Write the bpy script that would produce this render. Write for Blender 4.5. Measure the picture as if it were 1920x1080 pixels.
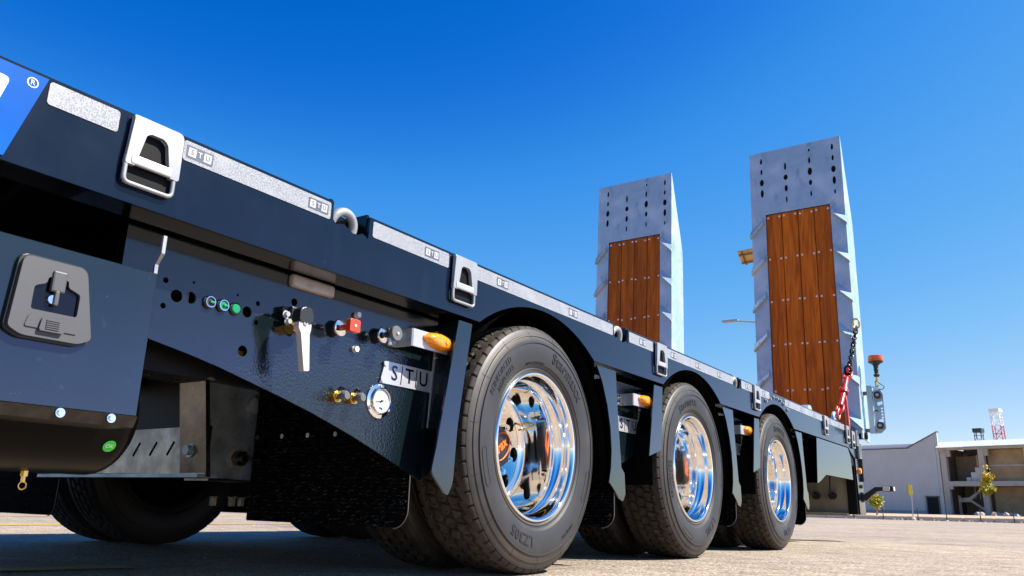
import bpy, bmesh, math, random
from mathutils import Vector, Matrix
import numpy as np
R = math.radians
random.seed(7)
for o in list(bpy.data.objects): bpy.data.objects.remove(o, do_unlink=True)
sc = bpy.context.scene
C = sc.collection

# ------------------------------------------------------------------ camera
cam_d = bpy.data.cameras.new('camera'); cam = bpy.data.objects.new('camera', cam_d); C.objects.link(cam)
yaw, pitch, roll = 0.59775, 0.26896, -0.02602
hv = Vector((math.cos(yaw), math.sin(yaw), 0)); rv = Vector((math.sin(yaw), -math.cos(yaw), 0)); uv = Vector((0, 0, 1))
F = hv*math.cos(pitch) + uv*math.sin(pitch); D = hv*math.sin(pitch) - uv*math.cos(pitch)
R2 = rv*math.cos(roll) + D*math.sin(roll); D2 = D*math.cos(roll) - rv*math.sin(roll)
m = Matrix((R2, -D2, -F)).transposed().to_4x4(); m.translation = (-2.23266, -1.3879, 0.20341)
cam.matrix_world = m
cam_d.sensor_width = 36; cam_d.lens = 1490.1/1920*36; cam_d.clip_start = 0.02; cam_d.clip_end = 3000
cam_d.dof.use_dof = True; cam_d.dof.focus_distance = 2.9; cam_d.dof.aperture_fstop = 18.0
sc.camera = cam

# ------------------------------------------------------------------ world, sun, exposure
SUN = Vector((0.42, -0.88, 1.05)).normalized()
w = bpy.data.worlds.new('World'); sc.world = w; w.use_nodes = True
nt = w.node_tree; nt.nodes.clear()
sky = nt.nodes.new('ShaderNodeTexSky'); sky.sky_type = 'NISHITA'; sky.sun_disc = False
sky.sun_elevation = math.asin(SUN.z); sky.sun_rotation = math.atan2(SUN.x, SUN.y)
sky.altitude = 900; sky.air_density = 1.0; sky.dust_density = 0.35; sky.ozone_density = 6.0
# clear deep-blue grade of the whole sky: scale to display range, curve per channel, scale back
SS = 0.12
def vscale(src, f):
    x = nt.nodes.new('ShaderNodeVectorMath'); x.operation = 'SCALE'; x.inputs['Scale'].default_value = f; nt.links.new(src, x.inputs[0]); return x.outputs[0]
cv = nt.nodes.new('ShaderNodeRGBCurve')
for ch, pts in ((0, [(0, 0), (.085, .002), (.095, .008), (.112, .024), (.186, .093), (.35, .275), (1, .82)]), (1, [(0, 0), (.14, .060), (.177, .094), (.214, .155), (.343, .258), (.566, .395), (1, .78)]), (2, [(0, 0), (.30, .29), (.36, .36), (.44, .44), (.646, .50), (.825, .54), (1, .86)])):
    c = cv.mapping.curves[ch]
    while len(c.points) > 2: c.points.remove(c.points[1])
    c.points[0].location = pts[0]; c.points[-1].location = pts[-1]
    for q in pts[1:-1]: c.points.new(*q)
cv.mapping.extend = 'EXTRAPOLATED'; cv.mapping.update()
bg = nt.nodes.new('ShaderNodeBackground'); bg.inputs[1].default_value = 0.101
wo = nt.nodes.new('ShaderNodeOutputWorld')
nt.links.new(vscale(sky.outputs[0], SS), cv.inputs['Color']); nt.links.new(vscale(cv.outputs[0], 1/SS), bg.inputs[0]); nt.links.new(bg.outputs[0], wo.inputs[0])
sl = bpy.data.lights.new('sun', 'SUN'); sl.energy = 4.9; sl.angle = R(0.5); sl.color = (1.0, 0.93, 0.83)
so = bpy.data.objects.new('sun', sl); C.objects.link(so); so.rotation_euler = (-SUN).to_track_quat('-Z', 'Y').to_euler(); so.location = (5, -12, 18)
vs = sc.view_settings; vs.view_transform = 'Standard'; vs.look = 'None'; vs.exposure = 1.15; vs.gamma = 1.0; vs.use_curve_mapping = False
sc.cycles.max_bounces = 8; sc.cycles.use_denoising = True; sc.cycles.caustics_reflective = False; sc.cycles.caustics_refractive = False
sc.cycles.sample_clamp_indirect = 6.0

# ------------------------------------------------------------------ materials
M = {}
def mat(name, col, rough=0.5, metal=0.0, coat=0.0, bump=None, var=None, rvar=None, spec=0.5, trans=0.0, emit=None, coords='Object', coat_rough=0.03):
    """bump=(scale,strength,dist[,detail]) var=(scale,color2,lo,hi[,stretch]) rvar=(scale,lo,hi)"""
    mt = bpy.data.materials.new(name); mt.use_nodes = True; n = mt.node_tree.nodes; l = mt.node_tree.links
    b = n['Principled BSDF']; b.inputs['Base Color'].default_value = (*col, 1); b.inputs['Roughness'].default_value = rough
    b.inputs['Metallic'].default_value = metal; b.inputs['Coat Weight'].default_value = coat; b.inputs['Coat Roughness'].default_value = coat_rough
    b.inputs['Specular IOR Level'].default_value = spec; b.inputs['Transmission Weight'].default_value = trans
    if emit: b.inputs['Emission Color'].default_value = (*emit[0], 1); b.inputs['Emission Strength'].default_value = emit[1]
    tc = n.new('ShaderNodeTexCoord')
    def noise(scale, detail=5, stretch=None, typ='noise'):
        src = tc.outputs[coords]
        if stretch:
            mp = n.new('ShaderNodeMapping'); mp.inputs['Scale'].default_value = stretch; l.new(src, mp.inputs[0]); src = mp.outputs[0]
        if typ == 'vor': t = n.new('ShaderNodeTexVoronoi')
        else: t = n.new('ShaderNodeTexNoise'); t.inputs['Detail'].default_value = detail
        t.inputs['Scale'].default_value = scale; l.new(src, t.inputs['Vector']); return t
    cur = None
    if var:
        for v in (var if isinstance(var, list) else [var]):
            t = noise(v[0], 6, v[4] if len(v) > 4 else None, v[5] if len(v) > 5 else 'noise')
            mr = n.new('ShaderNodeMapRange'); mr.inputs[1].default_value = v[2]; mr.inputs[2].default_value = v[3]; l.new(t.outputs[0], mr.inputs[0])
            mx = n.new('ShaderNodeMix'); mx.data_type = 'RGBA'; l.new(mr.outputs[0], mx.inputs[0])
            if cur is None: mx.inputs[6].default_value = (*col, 1)
            else: l.new(cur, mx.inputs[6])
            mx.inputs[7].default_value = (*v[1], 1); cur = mx.outputs[2]
        l.new(cur, b.inputs['Base Color'])
    if rvar:
        t = noise(rvar[0], 6); mr = n.new('ShaderNodeMapRange'); mr.inputs[1].default_value = .3; mr.inputs[2].default_value = .7
        mr.inputs[3].default_value = rvar[1]; mr.inputs[4].default_value = rvar[2]; l.new(t.outputs[0], mr.inputs[0]); l.new(mr.outputs[0], b.inputs['Roughness'])
    if bump:
        prev = None
        for bp in (bump if isinstance(bump, list) else [bump]):
            t = noise(bp[0], bp[3] if len(bp) > 3 else 4, bp[4] if len(bp) > 4 else None); bn = n.new('ShaderNodeBump'); bn.inputs['Strength'].default_value = bp[1]; bn.inputs['Distance'].default_value = bp[2]
            l.new(t.outputs[0], bn.inputs['Height'])
            if prev: l.new(prev, bn.inputs['Normal'])
            prev = bn.outputs[0]
        l.new(prev, b.inputs['Normal'])
        if coat: l.new(prev, b.inputs['Coat Normal'])
    M[name] = mt; return mt
mat('navy', (.0008, .0042, .0150), .18, 0, .35, bump=(9, .03, .01, 2), var=[(14, (.0012, .0058, .019), .5, .75), (46, (.012, .020, .032), .69, .78), (150, (.10, .11, .125), .735, .765), (9, (.003, .008, .020), .62, .75, (1, 1, .25))], rvar=(6, .14, .24), spec=.35)
mat('navy_matt', (.0038, .0110, .0155), .18, 0, .45, bump=(260, .02, .001), var=[(4, (.006, .015, .020), .45, .75), (34, (.020, .031, .038), .66, .78), (120, (.06, .072, .08), .72, .78)], coat_rough=.06)
def panel_paint():
    mt = mat('panel_navy', (.0040, .0092, .0120), .14, 0, .55, var=(40, (.016, .028, .034), .66, .80)); n = mt.node_tree.nodes; l = mt.node_tree.links; b = n['Principled BSDF']
    tc = n.new('ShaderNodeTexCoord'); sp = n.new('ShaderNodeSeparateXYZ'); l.new(tc.outputs['Object'], sp.inputs[0])
    def N(sc_, d):
        t = n.new('ShaderNodeTexNoise'); t.inputs['Scale'].default_value = sc_; t.inputs['Detail'].default_value = d; l.new(tc.outputs['Object'], t.inputs['Vector']); return t.outputs[0]
    def MM(op, a, c):
        x = n.new('ShaderNodeMath'); x.operation = op
        for i, q in enumerate((a, c)):
            if isinstance(q, float): x.inputs[i].default_value = q
            else: l.new(q, x.inputs[i])
        return x.outputs[0]
    # thick runs of paint towards the lower rear corner, thin orange peel elsewhere
    f = MM('ADD', MM('MULTIPLY', sp.outputs[0], 0.9), MM('MULTIPLY', sp.outputs[2], -2.6)); mr = n.new('ShaderNodeMapRange'); mr.inputs[1].default_value = -2.40; mr.inputs[2].default_value = -1.85; mr.inputs[3].default_value = .035; mr.inputs[4].default_value = .62; l.new(f, mr.inputs[0])
    b1 = n.new('ShaderNodeBump'); b1.inputs['Distance'].default_value = .004; l.new(mr.outputs[0], b1.inputs['Strength']); l.new(N(150, 2), b1.inputs['Height'])
    b2 = n.new('ShaderNodeBump'); b2.inputs['Distance'].default_value = .02; b2.inputs['Strength'].default_value = .05; l.new(N(7, 2), b2.inputs['Height']); l.new(b1.outputs[0], b2.inputs['Normal'])
    l.new(b2.outputs[0], b.inputs['Normal']); l.new(b2.outputs[0], b.inputs['Coat Normal'])
panel_paint()
mat('black_steel', (.0030, .0030, .0034), .5, 0, 0, var=(12, (.007, .006, .005), .5, .8), spec=.15)
mat('lip_brown', (.018, .014, .011), .4, .3, 0, var=(40, (.035, .027, .02), .5, .7))
mat('tank_black', (.0018, .0018, .002), .30, 0, 0, spec=.10)
mat('flange_gloss', (.004, .004, .006), .16, 0, 1.0, var=(30, (.02, .016, .012), .55, .75))
mat('black_gloss', (.0020, .0022, .0024), .20, 0, .2, spec=.3)
mat('black_plastic', (.012, .012, .013), .42, bump=(300, .1, .001))
mat('galv', (.36, .50, .60), .45, .3, 0, bump=(30, .05, .003), var=[(16, (.29, .43, .535), .35, .8), (4, (.48, .60, .67), .48, .66), (9, (.22, .33, .42), .58, .74, (1, 1, .5)), (24, (.55, .64, .70), .66, .76, (1, 1, .6)), (70, (.10, .12, .14), .70, .76)], rvar=(15, .36, .55))
mat('galv_olive', (.30, .28, .22), .45, .3, 0, bump=(40, .1, .003), var=[(9, (.22, .20, .16), .4, .7)])
mat('galv_dark', (.13, .12, .105), .30, .95, 0, bump=(40, .12, .003), var=[(9, (.23, .205, .165), .4, .7)], rvar=(20, .2, .4))
mat('bare_steel', (.40, .50, .60), .28, .5, 0, bump=(25, .18, .004), var=(12, (.22, .28, .35), .4, .7), rvar=(18, .2, .45))
mat('galv_paint', (.33, .345, .365), .42, .3, 0, bump=(60, .05, .002), var=[(11, (.24, .255, .28), .5, .75), (60, (.40, .41, .43), .6, .75)])
mat('stainless', (.50, .51, .54), .34, .45, 0, bump=(60, .03, .001, 3, (1, 1, 12)), rvar=(30, .26, .42))
mat('chrome', (.88, .89, .91), .06, 1.0)
mat('alu', (.93, .91, .88), .06, 1.0, 0, bump=[(7, .02, .004, 2), (90, .02, .001)], rvar=(14, .03, .09))
mat('rubber', (.0155, .0155, .0157), .52, 0, 0, bump=[(220, .12, .001), (30, .08, .004)], var=[(9, (.025, .0248, .0245), .42, .72), (5, (.040, .034, .028), .62, .80), (60, (.06, .055, .05), .72, .8)], spec=.6)
mat('tread', (.026, .0225, .019), .75, 0, 0, bump=(150, .2, .001), var=[(26, (.056, .044, .033), .45, .7)], spec=.3)
def tyre_dirt():
    mt = M['rubber']; n = mt.node_tree.nodes; l = mt.node_tree.links; b = n['Principled BSDF']; src = b.inputs['Base Color'].links[0].from_socket
    tc = n.new('ShaderNodeTexCoord'); mp = n.new('ShaderNodeMapping'); mp.inputs['Scale'].default_value = (1, 0, 1); l.new(tc.outputs['Object'], mp.inputs[0])
    ln = n.new('ShaderNodeVectorMath'); ln.operation = 'LENGTH'; l.new(mp.outputs[0], ln.inputs[0])
    cr = n.new('ShaderNodeValToRGB'); e = cr.color_ramp.elements; mr = n.new('ShaderNodeMapRange'); mr.inputs[1].default_value = .23; mr.inputs[2].default_value = .39; l.new(ln.outputs['Value'], mr.inputs[0]); l.new(mr.outputs[0], cr.inputs[0])
    e[0].position = 0; e[0].color = (.35, .35, .35, 1); e[1].position = 1; e[1].color = (.25, .25, .25, 1)
    for p_, v_ in ((.10, .55), (.16, .05), (.68, .03), (.74, .65), (.83, .75), (.90, .2)): x = e.new(p_); x.color = (v_, v_, v_, 1)
    t = n.new('ShaderNodeTexNoise'); t.inputs['Scale'].default_value = 5; t.inputs['Detail'].default_value = 7; l.new(tc.outputs['Object'], t.inputs['Vector'])
    m2 = n.new('ShaderNodeMapRange'); m2.inputs[1].default_value = .38; m2.inputs[2].default_value = .66; l.new(t.outputs[0], m2.inputs[0])
    mu = n.new('ShaderNodeMath'); mu.operation = 'MULTIPLY'; l.new(cr.outputs[0], mu.inputs[0]); l.new(m2.outputs[0], mu.inputs[1])
    mx = n.new('ShaderNodeMix'); mx.data_type = 'RGBA'; l.new(mu.outputs[0], mx.inputs[0]); l.new(src, mx.inputs[6]); mx.inputs[7].default_value = (.070, .050, .034, 1); l.new(mx.outputs[2], b.inputs['Base Color'])
tyre_dirt()
mat('rubber_text', (.008, .008, .0085), .5, 0, 0)
mat('bristle', (.0110, .0110, .0118), .36, 0, 0, spec=.5)
mat('flap_black', (.0016, .0016, .0018), .9, 0, 0, spec=.05)
mat('tape', (.155, .166, .19), .35, 0, .2, var=[(300, (.31, .325, .355), .25, .6, (1, 1, 1), 'vor'), (13, (.34, .35, .37), .5, .72)], coat_rough=.2)
mat('tape_print', (.075, .09, .13), .4)
mat('tape_white', (.44, .44, .46), .4)
mat('sign_blue', (.0, .075, .36), .35, 0, 0, var=(5, (.0, .11, .46), .4, .7), spec=.12)
mat('white_paint', (.62, .62, .63), .4)
mat('white_lever', (.50, .48, .49), .4, 0, .2)
mat('red_plastic', (.55, .045, .012), .4, 0, .2)
mat('red_paint', (.62, .025, .012), .28, .1, .8, var=(30, (.40, .02, .01), .5, .8))
mat('grey_plastic', (.11, .11, .115), .5, bump=(400, .1, .001))
mat('latch_plastic', (.060, .062, .068), .5, 0, 0, bump=(500, .15, .001))
mat('amber', (.80, .17, .001), .10, 0, .8, bump=(260, .2, .002, 1), var=[(150, (.95, .36, .015), .30, .62), (60, (.55, .09, .001), .60, .75)])
mat('amber_core', (.9, .30, .02), .3)
mat('beacon_amber', (.62, .085, .006), .15, 0, .5)
mat('brass', (.75, .50, .14), .3, 1.0, rvar=(40, .2, .4))
mat('green_button', (.0, .23, .08), .3, 0, .4)
mat('green_sticker', (.03, .42, .04), .5)
mat('orange_print', (.90, .16, .01), .45)
mat('dial_white', (.60, .61, .63), .4)
mat('glass_clear', (.9, .93, .96), .02, 0, 0, trans=.9)
mat('lamp_beige', (.40, .36, .33), .45, 0, .2, var=(40, (.30, .25, .21), .5, .7))
mat('red_lens', (.45, .02, .015), .2, 0, .5)
mat('orange_hole', (.42, .20, .05), .6)
# wood
def wood(name, base, dark, scale=1.0):
    mt = mat(name, base, .5, 0, 0, bump=(7, .12, .004, 6, (14, 14, .8)), spec=.2)
    n = mt.node_tree.nodes; l = mt.node_tree.links; b = n['Principled BSDF']
    tc = n.new('ShaderNodeTexCoord'); mp = n.new('ShaderNodeMapping'); mp.inputs['Scale'].default_value = (9, 9, .7); l.new(tc.outputs['Object'], mp.inputs[0])
    oi = n.new('ShaderNodeObjectInfo'); ad = n.new('ShaderNodeVectorMath'); ad.operation = 'ADD'; mu = n.new('ShaderNodeVectorMath'); mu.operation = 'SCALE'; mu.inputs['Scale'].default_value = 37
    cx = n.new('ShaderNodeCombineXYZ'); l.new(oi.outputs['Random'], cx.inputs[0]); l.new(oi.outputs['Random'], cx.inputs[2]); l.new(cx.outputs[0], mu.inputs[0]); l.new(mp.outputs[0], ad.inputs[0]); l.new(mu.outputs[0], ad.inputs[1])
    t = n.new('ShaderNodeTexNoise'); t.inputs['Scale'].default_value = 3.2*scale; t.inputs['Detail'].default_value = 8; t.inputs['Distortion'].default_value = 1.4; l.new(ad.outputs[0], t.inputs['Vector'])
    t2 = n.new('ShaderNodeTexNoise'); t2.inputs['Scale'].default_value = .55; t2.inputs['Detail'].default_value = 3; l.new(ad.outputs[0], t2.inputs['Vector'])
    cr = n.new('ShaderNodeValToRGB'); cr.color_ramp.elements[0].position = .32; cr.color_ramp.elements[0].color = (*dark, 1); cr.color_ramp.elements[1].position = .62; cr.color_ramp.elements[1].color = (*base, 1)
    l.new(t.outputs[0], cr.inputs[0])
    mr = n.new('ShaderNodeMapRange'); mr.inputs[1].default_value = .3; mr.inputs[2].default_value = .7; mr.inputs[3].default_value = .58; mr.inputs[4].default_value = 1.15; l.new(t2.outputs[0], mr.inputs[0])
    ra = n.new('ShaderNodeMapRange'); ra.inputs[3].default_value = .80; ra.inputs[4].default_value = 1.15; l.new(oi.outputs['Random'], ra.inputs[0])
    m1 = n.new('ShaderNodeMath'); m1.operation = 'MULTIPLY'; l.new(mr.outputs[0], m1.inputs[0]); l.new(ra.outputs[0], m1.inputs[1])
    hsv = n.new('ShaderNodeHueSaturation'); l.new(cr.outputs[0], hsv.inputs['Color']); l.new(m1.outputs[0], hsv.inputs['Value']); l.new(hsv.outputs[0], b.inputs['Base Color'])
    return mt
wood('hardwood', (.52, .140, .002), (.30, .068, .001))
# ground: warm grey worn asphalt with pale aggregate
def ground_mat():
    mt = bpy.data.materials.new('asphalt'); mt.use_nodes = True; n = mt.node_tree.nodes; l = mt.node_tree.links; b = n['Principled BSDF']
    tc = n.new('ShaderNodeTexCoord')
    def N(s, d=4, typ='noise'):
        t = n.new('ShaderNodeTexVoronoi' if typ == 'v' else 'ShaderNodeTexNoise'); t.inputs['Scale'].default_value = s
        if typ != 'v': t.inputs['Detail'].default_value = d
        l.new(tc.outputs['Object'], t.inputs['Vector']); return t
    def ramp(t, stops, out=0):
        c = n.new('ShaderNodeValToRGB'); e = c.color_ramp.elements
        e[0].position, e[0].color = stops[0][0], (*stops[0][1], 1); e[1].position, e[1].color = stops[-1][0], (*stops[-1][1], 1)
        for s in stops[1:-1]: x = e.new(s[0]); x.color = (*s[1], 1)
        l.new(t.outputs[out], c.inputs[0]); return c
    stones = ramp(N(150, typ='v'), [(0, (.07, .058, .047)), (.35, (.285, .237, .188)), (.7, (.40, .338, .268)), (1, (.52, .452, .372))], 1)
    peb = ramp(N(52, typ='v'), [(0, (.62, .60, .58)), (.3, (.92, .90, .88)), (.75, (1.06, 1.04, 1.0)), (1, (1.22, 1.18, 1.12))], 1)
    big = ramp(N(.35, 5), [(.35, (.80, .80, .82)), (.65, (1.1, 1.08, 1.04))])
    mid = ramp(N(6, 6), [(.35, (.80, .79, .78)), (.65, (1.12, 1.11, 1.1))])
    def mul(a, c):
        x = n.new('ShaderNodeMix'); x.data_type = 'RGBA'; x.blend_type = 'MULTIPLY'; x.inputs[0].default_value = 1; l.new(a, x.inputs[6]); l.new(c, x.inputs[7]); return x.outputs[2]
    crk = n.new('ShaderNodeTexVoronoi'); crk.feature = 'DISTANCE_TO_EDGE'; crk.inputs['Scale'].default_value = .22
    wv = N(1.3, 4); wm = n.new('ShaderNodeMix'); wm.data_type = 'RGBA'; wm.inputs[0].default_value = .12; l.new(tc.outputs['Object'], wm.inputs[6]); l.new(wv.outputs[1], wm.inputs[7]); l.new(wm.outputs[2], crk.inputs['Vector'])
    ck = ramp(crk, [(.0, (.68, .66, .64)), (.0030, (1, 1, 1))])
    stn = ramp(N(.9, 6), [(.30, (.66, .65, .65)), (.42, (1, 1, 1))])
    l.new(mul(mul(mul(mul(mul(stones.outputs[0], peb.outputs[0]), big.outputs[0]), mid.outputs[0]), ck.outputs[0]), stn.outputs[0]), b.inputs['Base Color'])
    b.inputs['Roughness'].default_value = .85
    v = N(150, typ='v'); b1 = n.new('ShaderNodeBump'); b1.inputs['Strength'].default_value = .55; b1.inputs['Distance'].default_value = .004; b1.invert = True; l.new(v.outputs[0], b1.inputs['Height'])
    f = N(45, 5); b2 = n.new('ShaderNodeBump'); b2.inputs['Strength'].default_value = .5; b2.inputs['Distance'].default_value = .006; l.new(f.outputs[0], b2.inputs['Height']); l.new(b1.outputs[0], b2.inputs['Normal'])
    v2 = N(52, typ='v'); b3 = n.new('ShaderNodeBump'); b3.inputs['Strength'].default_value = .6; b3.inputs['Distance'].default_value = .007; b3.invert = True; l.new(v2.outputs[0], b3.inputs['Height']); l.new(b2.outputs[0], b3.inputs['Normal'])
    l.new(b3.outputs[0], b.inputs['Normal']); M['asphalt'] = mt
ground_mat()
mat('dirt', (.36, .26, .17), .9, bump=(4, .6, .08), var=[(2, (.46, .36, .25), .4, .7), (30, (.22, .16, .10), .6, .75)])
mat('kerb_stone', (.56, .42, .32), .8, bump=(20, .3, .02), var=(3, (.62, .50, .40), .4, .7))
mat('yellow_line', (.62, .36, .03), .8, var=(20, (.42, .35, .27), .5, .62))
mat('clad', (.46, .455, .45), .5, .05, bump=(3, .03, .02), var=(.8, (.50, .49, .48), .4, .7))
mat('clad_dark', (.26, .26, .29), .5, .1)
mat('trim_brown', (.11, .085, .07), .5)
mat('roof_white', (.66, .68, .72), .4, .1)
mat('concrete', (.46, .41, .35), .85, bump=(12, .3, .02), var=[(1.2, (.36, .31, .26), .45, .7), (14, (.55, .50, .43), .6, .8)])
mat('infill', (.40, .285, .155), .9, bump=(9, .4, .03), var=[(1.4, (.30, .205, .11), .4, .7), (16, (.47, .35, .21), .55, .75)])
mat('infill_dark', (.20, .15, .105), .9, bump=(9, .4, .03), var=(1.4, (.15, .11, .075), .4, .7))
mat('block_white', (.62, .59, .55), .85, bump=(20, .3, .02))
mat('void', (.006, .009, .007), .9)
mat('crane_red', (.50, .02, .03), .5)
mat('crane_white', (.75, .76, .78), .5)
mat('tower_dark', (.02, .035, .045), .5)
mat('sign_yellow', (.90, .60, .0), .4)
mat('post_grey', (.35, .36, .37), .5, .5)
mat('post_dark', (.03, .03, .032), .6)
mat('bark', (.30, .22, .14), .9, bump=(40, .4, .01))
mat('leaf_yellow', (.55, .40, .01), .6, var=(3, (.65, .44, .01), .4, .7))
mat('leaf_green', (.24, .29, .01), .6, var=(3, (.42, .38, .01), .4, .7))
mat('rubble', (.52, .46, .40), .9, bump=(15, .4, .03), var=(6, (.40, .33, .26), .4, .7))
mat('panel_solar_back', (.60, .34, .10), .6, var=(6, (.30, .22, .13), .5, .7))
mat('hose', (.008, .008, .009), .4)

# ------------------------------------------------------------------ mesh helpers
def obj(name, bm, mt, parent=None, smooth=False, loc=None, angle=35, **props):
    if isinstance(bm, bpy.types.Mesh): me = bm
    else:
        bmesh.ops.recalc_face_normals(bm, faces=bm.faces)
        me = bpy.data.meshes.new(name); bm.to_mesh(me); bm.free()
    me.materials.clear(); me.materials.append(M[mt])
    if smooth:
        me.shade_smooth()
        try: me.set_sharp_from_angle(angle=R(angle))
        except Exception: pass
    o = bpy.data.objects.new(name, me); C.objects.link(o)
    if parent: o.parent = parent
    if loc is not None: o.location = loc
    for k, v in props.items(): o[k] = v
    return o
def empty(name, loc=(0, 0, 0), rot=(0, 0, 0), parent=None, **props):
    o = bpy.data.objects.new(name, None); C.objects.link(o); o.location = loc; o.rotation_euler = rot; o.empty_display_size = .1
    if parent: o.parent = parent
    for k, v in props.items(): o[k] = v
    return o
def copy_tree(o, parent=None, loc=None, rot=None):
    c = o.copy(); C.objects.link(c); c.parent = parent if parent is not None else o.parent
    if loc is not None: c.location = loc
    if rot is not None: c.rotation_euler = rot
    for ch in list(o.children): copy_tree(ch, c)
    return c
def nb(): return bmesh.new()
def box(bm, x0, x1, y0, y1, z0, z1, bev=0, seg=2):
    r = bmesh.ops.create_cube(bm, size=1); vs_ = r['verts']
    for v in vs_: v.co = Vector((x0 + (v.co.x+.5)*(x1-x0), y0 + (v.co.y+.5)*(y1-y0), z0 + (v.co.z+.5)*(z1-z0)))
    if bev:
        es = list({e for v in vs_ for e in v.link_edges})
        bmesh.ops.bevel(bm, geom=es, offset=bev, segments=seg, affect='EDGES', profile=.5)
    return bm
def prism(bm, pts, y0, y1, plane='XZ', bev=0):
    """pts 2-D outline extruded between y0 and y1 along the remaining axis"""
    def P(a, b, t): return {'XZ': (a, t, b), 'YZ': (t, a, b), 'XY': (a, b, t)}[plane]
    A = [bm.verts.new(P(a, b, y0)) for a, b in pts]; B = [bm.verts.new(P(a, b, y1)) for a, b in pts]
    n = len(pts); fs = [bm.faces.new(A), bm.faces.new(B[::-1])]
    for i in range(n): fs.append(bm.faces.new((A[i], B[i], B[(i+1) % n], A[(i+1) % n])))
    if bev:
        es = [e for f in fs[:2] for e in f.edges]; bmesh.ops.bevel(bm, geom=es, offset=bev, segments=2, affect='EDGES', profile=.5)
    return bm
def holed(bm, outer, holes, t0, t1, plane='XZ'):
    """plate with through holes"""
    def P(a, b, t): return {'XZ': (a, t, b), 'YZ': (t, a, b), 'XY': (a, b, t)}[plane]
    loops = [outer] + holes; ring = []
    edges = []
    for lp in loops:
        vs_ = [bm.verts.new(P(a, b, t0)) for a, b in lp]; ring.append(vs_)
        for i in range(len(vs_)): edges.append(bm.edges.new((vs_[i], vs_[(i+1) % len(vs_)])))
    r = bmesh.ops.triangle_fill(bm, edges=edges, use_beauty=True, use_dissolve=False)
    fs = [f for f in r['geom'] if isinstance(f, bmesh.types.BMFace)]
    mp = {}
    for vs_ in ring:
        for v in vs_:
            c = v.co.copy(); i = {'XZ': 1, 'YZ': 0, 'XY': 2}[plane]; c[i] = t1; mp[v] = bm.verts.new(c)
    for f in fs: bm.faces.new([mp[v] for v in f.verts][::-1])
    for vs_ in ring:
        for i in range(len(vs_)):
            a, b = vs_[i], vs_[(i+1) % len(vs_)]; bm.faces.new((a, b, mp[b], mp[a]))
    return bm
def circ(cx, cy, r, n=20, ry=None, a0=0):
    return [(cx + r*math.cos(a0+2*math.pi*i/n), cy + (ry or r)*math.sin(a0+2*math.pi*i/n)) for i in range(n)]
def rrect(x0, x1, z0, z1, r, n=4):
    o = []
    for cx, cz, a in ((x1-r, z1-r, 0), (x0+r, z1-r, 90), (x0+r, z0+r, 180), (x1-r, z0+r, 270)):
        for k in range(n+1): t = R(a + 90*k/n); o.append((cx + r*math.cos(t), cz + r*math.sin(t)))
    return o
def rpoly(pts, r, n=4):
    """round the corners of a polygon"""
    o = []; N = len(pts)
    for i in range(N):
        p0, p1, p2 = Vector(pts[i-1]), Vector(pts[i]), Vector(pts[(i+1) % N]); rr = r[i] if isinstance(r, (list, tuple)) else r
        if rr <= 0: o.append(tuple(p1)); continue
        a = p1 + (p0-p1).normalized()*rr; b = p1 + (p2-p1).normalized()*rr
        for k in range(n+1):
            t = k/n; q = a*(1-t)**2 + p1*2*t*(1-t) + b*t*t; o.append((q.x, q.y))
    return o
def cyl(bm, p0, p1, r0, r1=None, n=20, caps=True):
    p0, p1 = Vector(p0), Vector(p1); d = (p1-p0); q = d.to_track_quat('Z', 'Y').to_matrix(); r1 = r0 if r1 is None else r1
    A, B = [], []
    for i in range(n):
        a = 2*math.pi*i/n; u = q @ Vector((math.cos(a), math.sin(a), 0)); A.append(bm.verts.new(p0+u*r0)); B.append(bm.verts.new(p1+u*r1))
    for i in range(n): bm.faces.new((A[i], A[(i+1) % n], B[(i+1) % n], B[i]))
    if caps: bm.faces.new(A[::-1]); bm.faces.new(B)
    return bm
def tube(bm, path, r, n=8, closed=False):
    pts = [Vector(p) for p in path]; N = len(pts); rings = []; up = None
    for i, p in enumerate(pts):
        if closed: t = (pts[(i+1) % N]-pts[i-1]).normalized()
        else: t = (pts[min(i+1, N-1)]-pts[max(i-1, 0)]).normalized()
        if up is None: up = t.orthogonal().normalized()
        up = (up - t*up.dot(t)).normalized(); sd = t.cross(up); rr = r[i] if isinstance(r, (list, tuple)) else r
        rings.append([bm.verts.new(p + (up*math.cos(2*math.pi*k/n) + sd*math.sin(2*math.pi*k/n))*rr) for k in range(n)])
    for i in range(N if closed else N-1):
        a, b = rings[i], rings[(i+1) % N]
        for k in range(n): bm.faces.new((a[k], a[(k+1) % n], b[(k+1) % n], b[k]))
    if not closed: bm.faces.new(rings[0][::-1]); bm.faces.new(rings[-1])
    return bm
def lathe(bm, prof, n=48, axis='Y', c=(0, 0, 0), closed=False):
    """prof: (radius, t) along axis"""
    rings = []
    for r, t in prof:
        ring = []
        for i in range(n):
            a = 2*math.pi*i/n; u, v = r*math.cos(a), r*math.sin(a)
            co = {'Y': (u, t, v), 'X': (t, u, v), 'Z': (u, v, t)}[axis]; ring.append(bm.verts.new(Vector(co)+Vector(c)))
        rings.append(ring)
    K = len(rings)
    for j in range(K if closed else K-1):
        a, b = rings[j], rings[(j+1) % K]
        for i in range(n): bm.faces.new((a[i], a[(i+1) % n], b[(i+1) % n], b[i]))
    if not closed:
        bm.faces.new(rings[0]); bm.faces.new(rings[-1][::-1])
    return bm
def hexbolt(bm, x, y, z, r=.008, h=.007, washer=True):
    """bolt head on a face that looks to -Y"""
    if washer: cyl(bm, (x, y, z), (x, y-.0018, z), r*1.45, n=16)
    a = [(x+r*math.cos(R(60*i+17)), z+r*math.sin(R(60*i+17))) for i in range(6)]; prism(bm, a, y-.0018, y-.0018-h)
    return bm
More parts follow.
